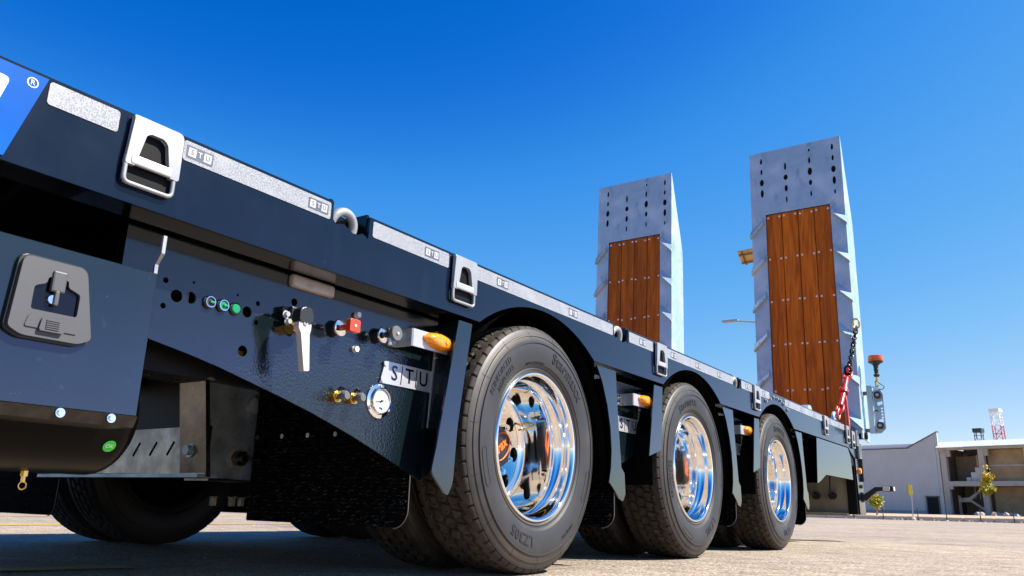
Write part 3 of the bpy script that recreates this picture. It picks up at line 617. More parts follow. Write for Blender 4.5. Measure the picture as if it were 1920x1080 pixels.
for k in range(3):
    x = k*S
    RR = [(.384, .724), (.43, .665), (.468, .585), (.492, .50), (.500, .42), (.494, .355), (.478, .303), (.560, .246), (.592, .236), (.612, .262), (.606, .338), (.580, .36), (.562, .50), (.548, .62), (.540, .724)]
    plate_poly('fender_plate', [(x+a, b) for a, b in RR])
    if k < 2:
        lo_ = [(.55, .342), (.62, .345), (.80, .392), (1.0, .452)]
        bm = nb(); prism(bm, [(x+a, b) for a, b in lo_] + [(x+1.02, .722), (x+.55, .722)], YP, YP+.006); P('fender_panel', bm, 'panel_navy')
        plate_poly('fender_plate', [(x+a, b) for a, b in [(.902, .722), (.988, .722), (.978, .60), (.962, .452), (.838, .420), (.868, .56)]])
        fold([(x+.902, .003, .722), (x+.868, .003, .56), (x+.838, .003, .420)], [(x+1.02, YP, .722), (x+1.01, YP, .58), (x+1.0, YP, .452)])
    else:
        bm = nb(); prism(bm, [(x+.55, .722), (x+.55, .35), (x+.72, .39), (x+.98, .42), (x+.98, .722)], YP, YP+.006); P('fender_panel', bm, 'black_gloss')
        plate_poly('skirt_panel', [(3.665, .729), (3.60, .415), (3.66, .425), (3.87, .484), (4.76, .484), (4.74, .66), (4.66, .729)], 0.002, .006)
        fold([(3.66, .003, .72), (3.60, .003, .418)], [(3.72, YP, .72), (3.69, YP, .42)], 'black_gloss')
        bm = nb(); prism(bm, [(3.46, .42), (3.482, .42), (3.50, .70), (3.478, .70)], YP-.003, YP-.007); ed = P('edge_strip', bm, 'stainless')
        bolts('strip_bolt', [(3.49, z) for z in (.66, .57, .47)], YP-.008, .007, .01, 'chrome', ed)
        bm = nb(); prism(bm, [(3.41, .515), (3.50, .515), (3.505, .575), (3.415, .575)], YP-.003, YP-.006); P('name_plate', bm, 'stainless')
    # inner wheel arch
    bm = nb(); n = 26
    A, B = [], []
    for i in range(n+1):
        t = R(-8 + 196*i/n); q = (x - .47*math.cos(t)*-1, max(.30, .372 + .475*math.sin(t)))
        A.append(bm.verts.new((q[0], .012, q[1]))); B.append(bm.verts.new((q[0], .60, q[1])))
    for i in range(n): bm.faces.new((A[i], A[i+1], B[i+1], B[i]))
    bmesh.ops.solidify(bm, geom=bm.faces[:], thickness=.004); P('wheel_arch', bm, 'black_steel', smooth=True)
    bm = nb(); cyl(bm, (x, .30, RC), (x, W-.30, RC), .065); P('axle', bm, 'black_steel', smooth=True)
    for y in (.92, W-1.02):
        bm = nb(); prism(bm, [(x-.50, .36), (x-.10, .30), (x+.42, .24), (x+.42, .30), (x-.05, .36), (x-.50, .42)], y, y+.10); P('trailing_arm', bm, 'black_steel')
        bm = nb(); lathe(bm, [(.10, .30), (.115, .34), (.115, .50), (.10, .56)], 24, 'Z', (x+.40, y+.05, 0)); P('air_spring', bm, 'rubber_text', smooth=True)
        bm = nb(); box(bm, x-.10, x+.10, y-.03, y+.13, .215, .29); P('axle_clamp', bm, 'black_steel')
        for dx in (-.07, .07):
            for dy in (-.012, .112): bm = nb(); cyl(bm, (x+dx, y+dy, .2145), (x+dx, y+dy, .178), .016, n=6); cyl(bm, (x+dx, y+dy, .219), (x+dx, y+dy, .212), .021, n=14); P('clamp_nut', bm, 'galv_dark')
# bolts round the third arch
bolts('arch_bolt', [(2.50, .845), (2.58, .868), (2.655, .884), (2.73, .887), (2.80, .884), (2.87, .868), (2.95, .84)], -.0005, .009, .008, 'galv_paint', T)

# ---- spring hanger, slotted cross bracket and pivot bolt
HY = .90
bm = nb(); prism(bm, rpoly([(-.588, .272), (-.40, .268), (-.35, .31), (-.35, .60), (-.636, .60)], [.004, .012, .02, 0, 0]), HY, HY+.012); hg = P('spring_hanger', bm, 'bare_steel')
bm = nb(); prism(bm, [(-.604, .272), (-.588, .272), (-.638, .60), (-.654, .60)], HY-.010, HY+.13); obj('front_web', bm, 'galv_dark', hg)
bm = nb(); prism(bm, [(-.95, .582), (-.35, .570), (-.35, .584), (-.95, .596)], HY-.03, HY+.15); obj('top_flange', bm, 'galv_dark', hg)
bm = nb(); box(bm, -.58, -.40, HY+.012, HY+.14, .262, .272); obj('bottom_plate', bm, 'galv_dark', hg)
bm = nb(); lathe(bm, [(.040, HY), (.040, HY-.006), (.012, HY-.006)], 32, c=(-.489, 0, .337)); obj('washer', bm, 'galv_paint', hg, smooth=True)
bm = nb(); prism(bm, circ(-.489, .337, .027, 6), HY-.006, HY-.030); cyl(bm, (-.489, HY-.030, .337), (-.489, HY-.048, .337), .015); obj('pivot_bolt', bm, 'galv_dark', hg)
bm = nb(); lathe(bm, [(.03, HY), (.03, HY-.012), (.01, HY-.016)], 24, c=(-.44, 0, .52)); obj('pivot_cap', bm, 'galv_paint', hg, smooth=True)
def slot(cy, cz): return [(cy+.012, cz-.026), (cy+.022, cz-.020), (cy-.012, cz+.026), (cy-.022, cz+.020)]
bm = nb(); holed(bm, [(.897, .282), (1.90, .286), (1.90, .432), (.897, .436)], [slot(1.10+.10*i, .366) for i in range(7)], -.606, -.598, 'YZ'); xb = P('slotted_bracket', bm, 'galv_dark')
bm = nb(); box(bm, -.635, -.56, .895, 1.90, .270, .2815); obj('bottom_flange', bm, 'galv', xb)
bm = nb(); cyl(bm, (-.607, .975, .357), (-.620, .975, .357), .024, n=20); cyl(bm, (-.620, .975, .357), (-.634, .975, .357), .016, n=12); obj('bracket_bolt', bm, 'galv', xb)
bm = nb(); box(bm, -.606, -.598, .94, 1.05, .437, .58); box(bm, -.58, -.56, 1.05, 1.9, .437, .735); obj('upright_web', bm, 'black_steel', xb)

# ---- brush mud flaps
def flap(x, y0, y1, z0, z1, rr, dens, seed):
    rnd = random.Random(seed)
    bm = nb(); prism(bm, rpoly([(y0, z0), (y1, z0), (y1, z1), (y0, z1)], [rr, .01, 0, 0], 6), x, x+.006, 'YZ'); f = P('mud_flap', bm, 'flap_black')
    verts, faces = [], []; rows = int((z1-z0)/.0115); cols = int((y1-y0)*dens*.42)
    for j in range(rows):
        z = z0 + (j+.5)*(z1-z0)/rows
        for i in range(cols):
            yc = y0 + .003 + (i+rnd.uniform(.1, .9))*(y1-y0-.006)/cols; zc = z + rnd.uniform(-.0030, .0030)
            if yc < y0+rr and zc < z0+rr and (yc-y0-rr)**2 + (zc-z0-rr)**2 > rr*rr: continue
            for q in range(3):
                y = yc + rnd.uniform(-.002, .002); L = rnd.uniform(.005, .015); dy = rnd.uniform(-.010, .010); dz = rnd.uniform(-.006, .003); wd = rnd.uniform(.0005, .0012)
                k = len(verts); verts += [(x, y-wd, zc), (x, y+wd, zc), (x-L*.6, y+dy*.5+wd*.7, zc+dz*.3), (x-L, y+dy, zc+dz)]; faces += [(k, k+1, k+2), (k, k+2, k+3)]
    me = bpy.data.meshes.new('bristles'); me.from_pydata(verts, [], faces); obj('bristles', me, 'bristle', f, kind='stuff')
    bm = nb(); tube(bm, [(x-.001, a, b) for a, b in [(y0-.003, z0+.22), (y0-.003, z0+rr)] + [(y0+rr-(rr+.003)*math.cos(R(t)), z0+rr-(rr+.003)*math.sin(R(t))) for t in range(10, 91, 10)]], .0016, 6); obj('edge_trim', bm, 'grey_plastic', f)
    return f
f1 = flap(-.47, .148, .84, .140, .68, .05, 330, 1)
for y, z in ((.80, .405), (.68, .405), (.56, .405), (.438, .405), (.82, .54), (.58, .54)): obj('flap_bolt', cyl(nb(), (-.476, y, z), (-.492, y, z), .008, n=10), 'galv_dark', f1)
flap(.535, .012, .55, .140, .70, .05, 260, 2); flap(.545+S, .012, .55, .140, .70, .05, 160, 3); flap(.545+2*S, .012, .55, .140, .70, .05, 120, 4)
flap(-.60, 1.80, 2.33, .13, .60, .04, 150, 5)
for x in (.53, .54+S, .54+2*S): flap(x, W-.55, W-.02, .14, .68, .04, 40, 9)

# ---- wheels
def tread_mesh():
    NT, NV = 784, 92; Wd = .235; v = np.linspace(-.0995, .0995, NV); NP_ = 56
    th = np.linspace(0, 2*np.pi, NT, endpoint=False); TH, V = np.meshgrid(th, v, indexing='ij')
    tri = lambda x: 2*np.abs(2*(x - np.floor(x + .5))) - 1
    ph = TH*NP_/(2*np.pi)
    h = np.zeros_like(TH)
    gs = (-.056, -.019, .019, .056)
    for i, g in enumerate(gs):
        d = np.abs(V - g - .0050*tri(ph + .25*i)); h = np.maximum(h, .012*np.clip((.0062-d)/.0014, 0, 1))
    rows = ((-.056, -.019, .0), (-.019, .019, .5), (.019, .056, .0))
    for a, b, s in rows:
        ins = (V > a) & (V < b); q = (ph + s + (V-a)*6) % 1.0; d = np.minimum(q, 1-q); h = np.where(ins, np.maximum(h, .010*np.clip((.085-d)/.028, 0, 1)), h)
        q2 = (ph + s + .5) % 1.0; d2 = np.minimum(q2, 1-q2); mid = np.abs(V-(a+b)/2) < .008; h = np.where(ins & mid, np.maximum(h, .003*np.clip((.05-d2)/.03, 0, 1)), h)
    q = (ph + .3) % 1.0; d = np.minimum(q, 1-q); out = np.abs(V) > .080; h = np.where(out, np.maximum(h, .008*np.clip((.07-d)/.03, 0, 1)), h)
    q = (ph + .8) % 1.0; d = np.minimum(q, 1-q); inn = (np.abs(V) > .060) & (np.abs(V) < .070); h = np.where(inn, np.maximum(h, .005*np.clip((.06-d)/.03, 0, 1)), h)
    base = RC - .0055*(V/.09)**2 - np.where(np.abs(V) > .088, ((np.abs(V)-.088)/.0115)**2*.014, 0)
    rr = base - h
    X, Y, Z = rr*np.cos(TH), V + .1175, rr*np.sin(TH)
    co = np.stack([X, Y, Z], -1).reshape(-1, 3)
    i = np.arange(NT)[:, None]; j = np.arange(NV-1)[None, :]; i2 = (i+1) % NT
    f = np.stack([i*NV+j, i2*NV+j, i2*NV+j+1, i*NV+j+1], -1).reshape(-1, 4)
    me = bpy.data.meshes.new('tread'); me.from_pydata(co.tolist(), [], f.tolist()); me.update(); return me
SW = [(.229, .034), (.236, .024), (.243, .0165), (.250, .0135), (.252, .0155), (.256, .0150), (.258, .0118), (.266, .0075), (.2668, .0056), (.280, .0022), (.295, .0002), (.312, -.0008), (.330, .0004), (.3345, .0010), (.3355, -.0018), (.341, -.0012), (.342, .0030), (.350, .0044), (.3575, .0072), (.3583, .0050), (.3625, .0066), (.3632, .0098), (.372, .0130), (.378, .0158), (.3815, .0185)]
def swy(r):
    for (r0, y0), (r1, y1) in zip(SW, SW[1:]):
        if r0 <= r <= r1: return y0 + (y1-y0)*(r-r0)/(r1-r0)
    return SW[-1][1]
def ring_text(bm, body, size, rad, a_start, cw=True, **k):
    tm = text_mesh(body, size, align='LEFT', **k)
    b2 = bmesh.new(); b2.from_mesh(tm); bmesh.ops.subdivide_edges(b2, edges=[e for e in b2.edges if e.calc_length() > .012], cuts=2)
    for v in b2.verts:
        r = rad + v.co.y; a = a_start - v.co.x/rad; v.co = Vector((r*math.cos(a), swy(r) - .0008 - v.co.z, r*math.sin(a)))
    me = bpy.data.meshes.new('x'); b2.to_mesh(me); b2.free(); bm.from_mesh(me); bpy.data.meshes.remove(me); bpy.data.meshes.remove(tm)
def build_wheel():
    Wl = empty('wheel', parent=T)
    bm = nb(); prof = SW + [(.372, .03), (.360, .1175), (.372, .205)] + [(r, .235-y) for r, y in SW[::-1]]
    lathe(bm, prof, 128, closed=True); obj('tyre', bm, 'rubber', Wl, smooth=True, angle=28)
    obj('tread', tread_mesh(), 'tread', Wl, smooth=True, angle=32)
    bm = nb()
    ring_text(bm, 'Starmaxx', .054, .305, R(78), ext=.0012, bold=.0012, space=1.10)
    ring_text(bm, 'LZ305', .046, .300, R(-98), ext=.0007, bold=.0008, space=1.1)
    ring_text(bm, 'REINFORCED', .026, .318, R(156), ext=.0006, shear=.2, space=1.05)
    ring_text(bm, '235/75 R17.5', .022, .290, R(150), ext=.0005)
    ring_text(bm, 'TUBELESS  REGROOVABLE', .010, .270, R(112), ext=.0004)
    ring_text(bm, '143/141J  M+S', .014, .318, R(-50), ext=.0004)
    for a in (-165, -22):      # long rounded wear marks
        tube(bm, [((.318+dr)*math.cos(R(a+da)), swy(.318)-.0006, (.318+dr)*math.sin(R(a+da))) for da, dr in [(t, .010) for t in range(-9, 10, 3)] + [(10.5, .004), (10.5, -.004)] + [(t, -.010) for t in range(9, -10, -3)] + [(-10.5, -.004), (-10.5, .004)]], .0007, 5, True)
    obj('sidewall_lettering', bm, 'rubber_text', Wl, kind='stuff')
    bm = nb()
    for a in range(0, 360, 24):
        t = R(a + 5); tube(bm, [(r*math.cos(t+.01*math.sin(r*90)), swy(r)-.0003, r*math.sin(t+.01*math.sin(r*90))) for r in (.345, .352, .360, .368, .376)], .0005, 4)
    obj('mould_lines', bm, 'rubber_text', Wl, kind='stuff')
    # rim
    front = [(.2405, .030), (.2415, .020), (.2395, .0125), (.2360, .0100), (.2315, .0115), (.2280, .0170), (.2255, .026), (.2225, .042), (.2200, .060), (.2150, .0665), (.2095, .0715), (.2070, .082), (.2050, .105), (.2025, .130), (.1995, .160), (.1960, .185), (.1905, .199), (.1830, .2045), (.1760, .2050), (.1690, .2035), (.1640, .2010)]
    back = [(.1640, .212), (.186, .213), (.204, .198), (.211, .14), (.222, .08), (.232, .05), (.236, .034)]
    bm = nb(); lathe(bm, front + back, 96, closed=True); obj('rim', bm, 'alu', Wl, smooth=True, angle=60)
    bm = nb(); NH = 8; rh, rad_h = .1385, .0255; r0, r1 = .060, .1655; per = []
    half = math.pi/NH
    for k in range(8): per.append((r0, -half + 2*half*k/8))
    for k in range(8): per.append((r0 + (r1-r0)*k/8, half))
    for k in range(8): per.append((r1, half - 2*half*k/8))
    for k in range(8): per.append((r1 - (r1-r0)*k/8, -half))
    yd = lambda r: .2015 - .006*max(0, (r1-r)/(r1-r0))**1.2
    for s in range(NH):
        a0 = 2*half*s + R(-7); O, H, HB = [], [], []
        for r, a in per:
            px, pz = r*math.cos(a), r*math.sin(a); t = math.atan2(pz, px-rh); O.append(bm.verts.new((r*math.cos(a+a0), yd(r), r*math.sin(a+a0))))
            hx, hz = rh + rad_h*math.cos(t), rad_h*math.sin(t); rr = math.hypot(hx, hz); aa = math.atan2(hz, hx)+a0
            H.append(bm.verts.new((rr*math.cos(aa), yd(rr), rr*math.sin(aa)))); HB.append(bm.verts.new((rr*math.cos(aa)*1.0, yd(rr)+.012, rr*math.sin(aa))))
        for i in range(32):
            j = (i+1) % 32; bm.faces.new((O[i], O[j], H[j], H[i])); bm.faces.new((H[i], H[j], HB[j], HB[i]))
    bmesh.ops.remove_doubles(bm, verts=bm.verts, dist=1e-5); obj('rim_disc', bm, 'alu', Wl, smooth=True, angle=50)
    bm = nb(); lathe(bm, [(.16, .222), (.16, .235), (.05, .235), (.05, .222)], 40, closed=True); obj('brake_drum', bm, 'black_steel', Wl)
    bm = nb()
    for i in range(10):
        a = R(36*i+12); c = (.093*math.cos(a), .093*math.sin(a)); prism(bm, circ(c[0], c[1], .0125, 6, a0=a), .197, .180); cyl(bm, (c[0], .180, c[1]), (c[0], .174, c[1]), .009, n=12)
    obj('wheel_nuts', bm, 'chrome', Wl, kind='stuff')
    bm = nb(); lathe(bm, [(.060, .198), (.070, .194), (.0705, .175), (.067, .1685), (.060, .166), (.001, .166)], 48); obj('hub_cap', bm, 'black_plastic', Wl, smooth=True)
    bm = text_bm('trax', .046, lambda c: ((c.x*.82-c.y*.56)*1.0+.004, .1652-c.z, (c.x*.56+c.y*.82)*1.0), ext=.0005, bold=.0016, shear=.25)
    tube(bm, [(.060*math.cos(R(a))*.82-.042*math.sin(R(a))*.56+.004, .1652, .060*math.cos(R(a))*.56+.042*math.sin(R(a))*.82) for a in range(-160, 110, 12)], [.0008 + .0022*math.sin(math.pi*i/22) for i in range(23)], 6)
    obj('hub_cap_logo', bm, 'orange_print', Wl)
    bm = nb(); tube(bm, [(.150, .190, .070), (.155, .165, .072), (.172, .150, .080), (.182, .146, .085)], .0035, 8); obj('valve_stem', bm, 'brass', Wl, smooth=True)
    return Wl
w0 = build_wheel(); w0.location = (0, 0, RC)
n_w = 0
for k, x in enumerate(AX):
    for (y, rz) in ((0, 0), (.505, math.pi), (W, math.pi), (W-.505, 0)):
        n_w += 1
        if n_w == 1: continue
        rot = (0, R((0, 50, 30)[k]) * (-1 if not rz else 1), rz)
        c = copy_tree(w0, T, (x, y, RC), rot)
        if y in (.505, W-.505):      # the inner wheel of a pair shows no bright rim
            for ch in list(c.children):
                if not ch.name.startswith(('tyre', 'tread', 'brake_drum')): bpy.data.objects.remove(ch, do_unlink=True)
            obj('rim', lathe(nb(), [(.236, .03), (.225, .06), (.205, .09), (.19, .15), (.16, .17), (.06, .17), (.06, .19), (.17, .19), (.205, .16), (.22, .10), (.236, .05)], 48, closed=True), 'black_steel', c, smooth=True)

# ---- loading ramps
def ramp(y0, wd, first):
    RP = empty('loading_ramp', (5.035, y0, .94), (0, R(3.9), 0), T); L = 2.77; ip0, ip1 = .128, wd-.138; zpl = 2.085; D_ = .30
    holes = []
    for i, yy in enumerate((.075, .29, .52, wd-.115)):
        for j in range(5):
            if (i*7+j*3) % 5 == 1 and j in (0, 4): continue
            rw = (.011 + .005*((i*3+j) % 3))*(.75 if j in (0, 4) else 1); rh = (.030 + .012*((i+j*2) % 3)/2)*(1 if j in (1, 2, 3) else .8); holes.append(circ(yy, 2.20 + j*.118 + .012*((i*5) % 3), rw, 14, rh))
    bm = nb(); holed(bm, [(0, zpl), (wd, zpl), (wd, L), (0, L)], holes, 0, .008, 'YZ'); obj('tip_plate', bm, 'galv', RP)
    bm = nb(); holed(bm, [(.02, zpl+.05), (wd-.02, zpl+.05), (wd-.02, L-.06), (.02, L-.06)], [circ(wd/2, 2.4, .01, 8)], .012, .016, 'YZ'); obj('tip_stiffener', bm, 'black_steel', RP)
    for a, b in ((0, ip0), (ip1, wd)):
        bm = nb(); box(bm, .0, .010, a, b, -.06, zpl-.0005); obj('tread_strip', bm, 'galv', RP)
    for a in (0, wd-.012):
        bm = nb(); prism(bm, [(.0105, -.10), (D_, -.10), (D_+.02, .9), (D_, 1.95), (.0105, L-.001)], a+.0, a+.012); obj('side_rail', bm, 'galv', RP)
    for z in (.2, .75, 1.3, 1.85):
        bm = nb(); box(bm, .05, .16, .013, wd-.013, z, z+.08); obj('cross_rib', bm, 'galv', RP)
    bm = nb(); box(bm, .05, .058, .0125, wd-.0125, 0, L-.4); obj('back_sheet', bm, 'galv', RP)
    pw = (ip1-ip0)/4
    pm = []
    for i in range(4):
        bm = nb(); box(bm, .012, .042, ip0+.004+pw*i, ip0+pw*(i+1)-.002, -.06, zpl-.006, .002, 1); obj('plank', bm, 'hardwood', RP)
    bm = nb()
    for z in (2.045, 1.62, 1.19, .765, .335):
        for i in range(4):
            for q in (.022, pw-.022): lathe(bm, [(.0105, .0118), (.0105, .0085), (.006, .0065)], 10, 'X', (0, ip0+pw*i+q, z + random.uniform(-.006, .006)))
    obj('plank_screws', bm, 'white_paint', RP, kind='stuff')
    # slanted anti-slip cleats: welded angle bars
    for i in range(6):
        z = 2.02 - .378*i
        for s in (0, 1):
            f = (lambda q: q) if s == 0 else (lambda q: wd-q)
            bm = nb(); A = [(f(-.012), z-.135), (f(ip0-.012), z-.005)]
            vs_ = []
            for (yy, zz) in A:
                vs_ += [bm.verts.new((x, yy, zz+dz)) for x, dz in ((-.0005, -.042), (-.030, -.034), (-.036, -.024), (-.0005, .044))]
            for k in range(4): bm.faces.new((vs_[k], vs_[(k+1) % 4], vs_[4+(k+1) % 4], vs_[4+k]))
            bm.faces.new(vs_[:4]); bm.faces.new(vs_[4:]); obj('cleat', bm, 'galv', RP)
    bm = nb(); lathe(bm, [(.03, -.02), (.03, wd+.02)], 24, c=(.10, 0, -.07)); obj('hinge_tube', bm, 'black_steel', RP, smooth=True)
    return RP
ramp(-.050, .868, True); ramp(1.660, .868, False)

# ---- rear end
bm = nb(); prism(bm, [(4.9105, .9245), (4.9105, .655), (4.935, .215), (5.16, .215), (5.13, .60), (5.06, .80), (5.02, .9245)], .001, .012); P('rear_side_plate', bm, 'navy')
bm = nb(); box(bm, 4.90, 5.15, .0125, .085, .215, .70, .004); P('rear_post', bm, 'black_steel')
bm = nb(); prism(bm, [(4.9105, .9245), (4.9105, .655), (4.935, .215), (5.16, .215), (5.13, .60), (5.06, .80), (5.02, .9245)], W-.012, W-.001); P('rear_side_plate', bm, 'navy')
bm = nb(); box(bm, 4.90, 5.15, W-.085, W-.0125, .215, .70, .004); P('rear_post', bm, 'black_steel')
bm = nb(); box(bm, 4.93, 4.945, .086, W-.086, .225, .60); P('rear_cross_plate', bm, 'galv_olive')
bm = nb(); box(bm, 4.86, 4.93, .086, W-.086, .205, .2245); P('rear_bumper_lip', bm, 'galv_olive')
bm = nb(); box(bm, 4.76, 5.0, .0, W, .60, .895); 
for v in bm.verts: v.co.y = min(max(v.co.y, .013), W-.013)
P('rear_cross_beam', bm, 'black_steel')
for y in (.20, .33): 
    bm = nb(); cyl(bm, (4.929, y, .36), (4.88, y, .36), .030, n=20); cyl(bm, (4.88, y, .36), (4.86, y, .36), .018, n=14); P('rear_socket', bm, 'black_plastic', smooth=True)
bm = nb(); tube(bm, [(4.87, .33, .36), (4.80, .34, .37), (4.74, .36, .45), (4.74, .36, .62)], .009, 8); tube(bm, [(4.87, .20, .36), (4.82, .20, .39), (4.80, .19, .50), (4.80, .19, .61)], .007, 8); P('rear_cable', bm, 'hose', smooth=True)
bm = nb(); lathe(bm, [(.026, .001), (.026, -.008), (.020, -.018), (.005, -.02)], 24, c=(5.02, 0, .565)); P('side_reflector', bm, 'amber', smooth=True)
for x, z in ((5.04, .44), (5.055, .38), (5.06, .33)):
    bm = nb(); hexbolt(bm, x, .0008, z, .014, .014); P('rear_bolt', bm, 'galv_dark')
bm = nb(); prism(bm, rrect(5.075, 5.10, .48, .68, .01), .0005, -.02); P('rear_light_edge', bm, 'black_plastic')
for x, z in ((4.965, .84), (5.03, .74)):
    bm = nb(); tube(bm, [(x-.03, -.014, z-.07), (x-.03, -.014, z+.05), (x+.03, -.014, z+.05), (x+.03, -.014, z-.07)], .012, 8, True); P('rear_loop', bm, 'galv_paint')
# outline marker arm
MA = empty('outline_marker_arm', parent=T)
bm = nb(); pp = [(5.05, -.0), (5.05, -.02)]; prism(bm, [(.0, .335), (-.035, .325), (-.115, .408), (-.20, .410), (-.20, .440), (-.105, .438), (-.02, .375), (.0, .375)], 5.03, 5.07, 'YZ', bev=.004); obj('rubber_arm', bm, 'black_plastic', MA)
bm = nb(); box(bm, 5.018, 5.085, -.245, -.16, .402, .447, .008); obj('lamp_housing', bm, 'black_plastic', MA)
bm = nb(); box(bm, 5.008, 5.0175, -.222, -.168, .408, .441, .004); obj('white_lens', bm, 'dial_white', MA)
bm = nb(); box(bm, 5.02, 5.08, -.252, -.2455, .408, .441, .003); obj('end_lens', bm, 'dial_white', MA)
# rear lamp rack with punched plate
LR = empty('rear_lamp_rack', parent=T)
bm = nb(); prism(bm, [(5.17, -.088), (5.17, -.128), (5.24, -.128), (5.24, -.122), (5.176, -.122), (5.176, -.088)], .885, 1.295, 'XY'); obj('rack_channel', bm, 'galv', LR)
bm = nb(); box(bm, 5.20, 5.24, -.128, .0, .90, .93); box(bm, 5.20, 5.24, -.128, .0, 1.22, 1.25); obj('rack_foot', bm, 'galv_dark', LR)
hl = [rpoly([(-.150, 1.155), (-.195, 1.165), (-.198, 1.140), (-.160, 1.125)], .008), rpoly([(-.150, 1.005), (-.192, 1.015), (-.192, .985), (-.158, .982)], .008)] + [circ(-.187, 1.102-.026*i, .009, 12) for i in range(4)]
bm = nb(); holed(bm, [(-.130, 1.265), (-.185, 1.265), (-.205, 1.225), (-.205, .93), (-.165, .892), (-.130, .892)], hl, 5.236, 5.24, 'YZ'); obj('punched_plate', bm, 'galv', LR)
for z in (1.215, .955):
    bm = nb(); lathe(bm, [(.026, 5.235), (.030, 5.215), (.030, 5.19), (.020, 5.185)], 24, 'X', (0, -.168, z)); obj('lamp_body', bm, 'black_plastic', LR, smooth=True)
    bm = nb(); cyl(bm, (5.241, -.168, z), (5.262, -.168, z), .028, n=24); obj('lamp_lens', bm, 'red_lens', LR)
    bm = nb(); cyl(bm, (5.1845, -.168, z), (5.181, -.168, z), .014, n=16); obj('lamp_plug', bm, 'lamp_beige', LR)
bm = nb(); tube(bm, [(5.20, -.132, 1.075), (5.19, -.15, 1.085), (5.19, -.165, 1.075)], .006, 8); obj('cable_clip', bm, 'hose', LR)
# beacon
BC = empty('warning_beacon', parent=T)
bm = nb(); lathe(bm, [(.060, 1.505), (.064, 1.512), (.062, 1.552), (.052, 1.558), (.002, 1.559)], 40, 'Z', (5.2, -.178, 0)); obj('beacon_lens', bm, 'beacon_amber', BC, smooth=True)
bm = nb(); lathe(bm, [(.002, 1.470), (.026, 1.472), (.032, 1.482), (.060, 1.497), (.063, 1.504), (.002, 1.5045)], 40, 'Z', (5.2, -.178, 0)); obj('beacon_base', bm, 'black_plastic', BC, smooth=True)
bm = nb(); lathe(bm, [(.017, 1.37), (.024, 1.38), (.026, 1.39), (.016, 1.40), (.018, 1.43), (.022, 1.436), (.017, 1.442), (.022, 1.472)], 24, 'Z', (5.2, -.176, 0)); obj('beacon_stem', bm, 'black_plastic', BC, smooth=True)
bm = nb(); cyl(bm, (5.2, -.176, 1.37), (5.2, -.174, 1.325), .011, n=14); cyl(bm, (5.2, -.176, 1.345), (5.2, -.174, 1.325), .016, n=8); cyl(bm, (5.2, -.174, 1.30), (5.2, -.174, 1.288), .018, n=14); obj('beacon_socket', bm, 'brass', BC)
bm = nb(); box(bm, 5.19, 5.21, -.178, -.125, 1.280, 1.287); box(bm, 5.192, 5.208, -.166, -.158, 1.287, 1.335); obj('beacon_mount', bm, 'galv', BC)
bm = nb(); tube(bm, [(5.2, -.182, 1.322), (5.2, -.21, 1.300), (5.2, -.228, 1.285), (5.2, -.222, 1.268), (5.2, -.205, 1.26), (5.2, -.17, 1.268), (5.2, -.14, 1.268)], .0035, 8); obj('beacon_cable', bm, 'hose', BC, smooth=True)
# small fittings on the deck edge
bm = nb(); prism(bm, [(4.10, .925), (4.36, .925), (4.36, .945), (4.27, 1.03), (4.20, 1.03)], .17, .27); P('deck_bracket', bm, 'galv')
bm = nb(); tube(bm, [(4.40+.045*math.cos(t), .03, .935+.045*math.sin(t)) for t in [2*math.pi*i/20 for i in range(20)]], .014, 10, True); box(bm, 4.36, 4.44, .015, .045, .9245, .94); P('lashing_eye', bm, 'galv', smooth=True)

# ================================================================== RATCHET BINDER AND CHAIN holding the near ramp
p_bot, p_top = Vector((4.42, .005, .955)), Vector((4.865, -.022, 1.405)); ch_top = Vector((5.075, -.072, 1.80))
ax_ = (p_top-p_bot).normalized(); sd_ = ax_.cross(Vector((0, 1, 0))).normalized()
BD = empty('ratchet_load_binder', p_bot, label='red ratchet load binder hooked to the deck edge beside the near ramp', category='load binder')
def BP(name, bm, mt):
    for v in bm.verts: v.co -= p_bot
    return obj(name, bm, mt, BD, smooth=True, angle=50)
LL = (p_top-p_bot).length; at_ = lambda t: p_bot + ax_*t
def link(c, d, n, ln, wd, r):
    d = d.normalized(); n = (n - d*n.dot(d)).normalized(); pts = []
    for i in range(20):
        a = 2*math.pi*i/20; e = (ln/2-wd/2)*(1 if math.cos(a) >= 0 else -1); pts.append(c + d*(e + wd/2*math.cos(a)) + n*(wd/2*math.sin(a)))
    return tube(nb(), pts, r, 8, True)
BP('lower_hook', link(at_(.035), ax_, sd_, .10, .052, .010), 'red_paint')
BP('lower_link', link(at_(.105), ax_, Vector((0, 1, 0)), .095, .050, .010), 'red_paint')
bm = nb(); cyl(bm, at_(.14), at_(.30), .017, .022); cyl(bm, at_(.30), at_(.335), .036, n=24); cyl(bm, at_(.335), at_(.50), .024, .015); BP('barrel', bm, 'red_paint')
bm = nb(); q0 = at_(.32); prism(bm, [(q0.x+.02, q0.z-.01), (q0.x+.055, q0.z-.02), (q0.x+.075, q0.z-.30), (q0.x+.045, q0.z-.31)], q0.y-.012, q0.y+.012, bev=.003); BP('handle', bm, 'red_paint')
BP('upper_link', link(at_(.545), ax_, Vector((0, 1, 0)), .105, .062, .011), 'red_paint')
bm = link(at_(.61), ax_, sd_, .075, .050, .012); BP('upper_hook', bm, 'red_paint')
BP('clevis', link(at_(.60)+Vector((-.02, 0, .0)), Vector((.2, 0, 1)), Vector((0, 1, 0)), .075, .05, .009), 'black_steel')
CH = empty('ramp_chain', ch_top, label='black steel chain running from the red binder up to the near ramp rail', category='chain')
c0 = at_(.625); dv = ch_top - c0; nl = 13
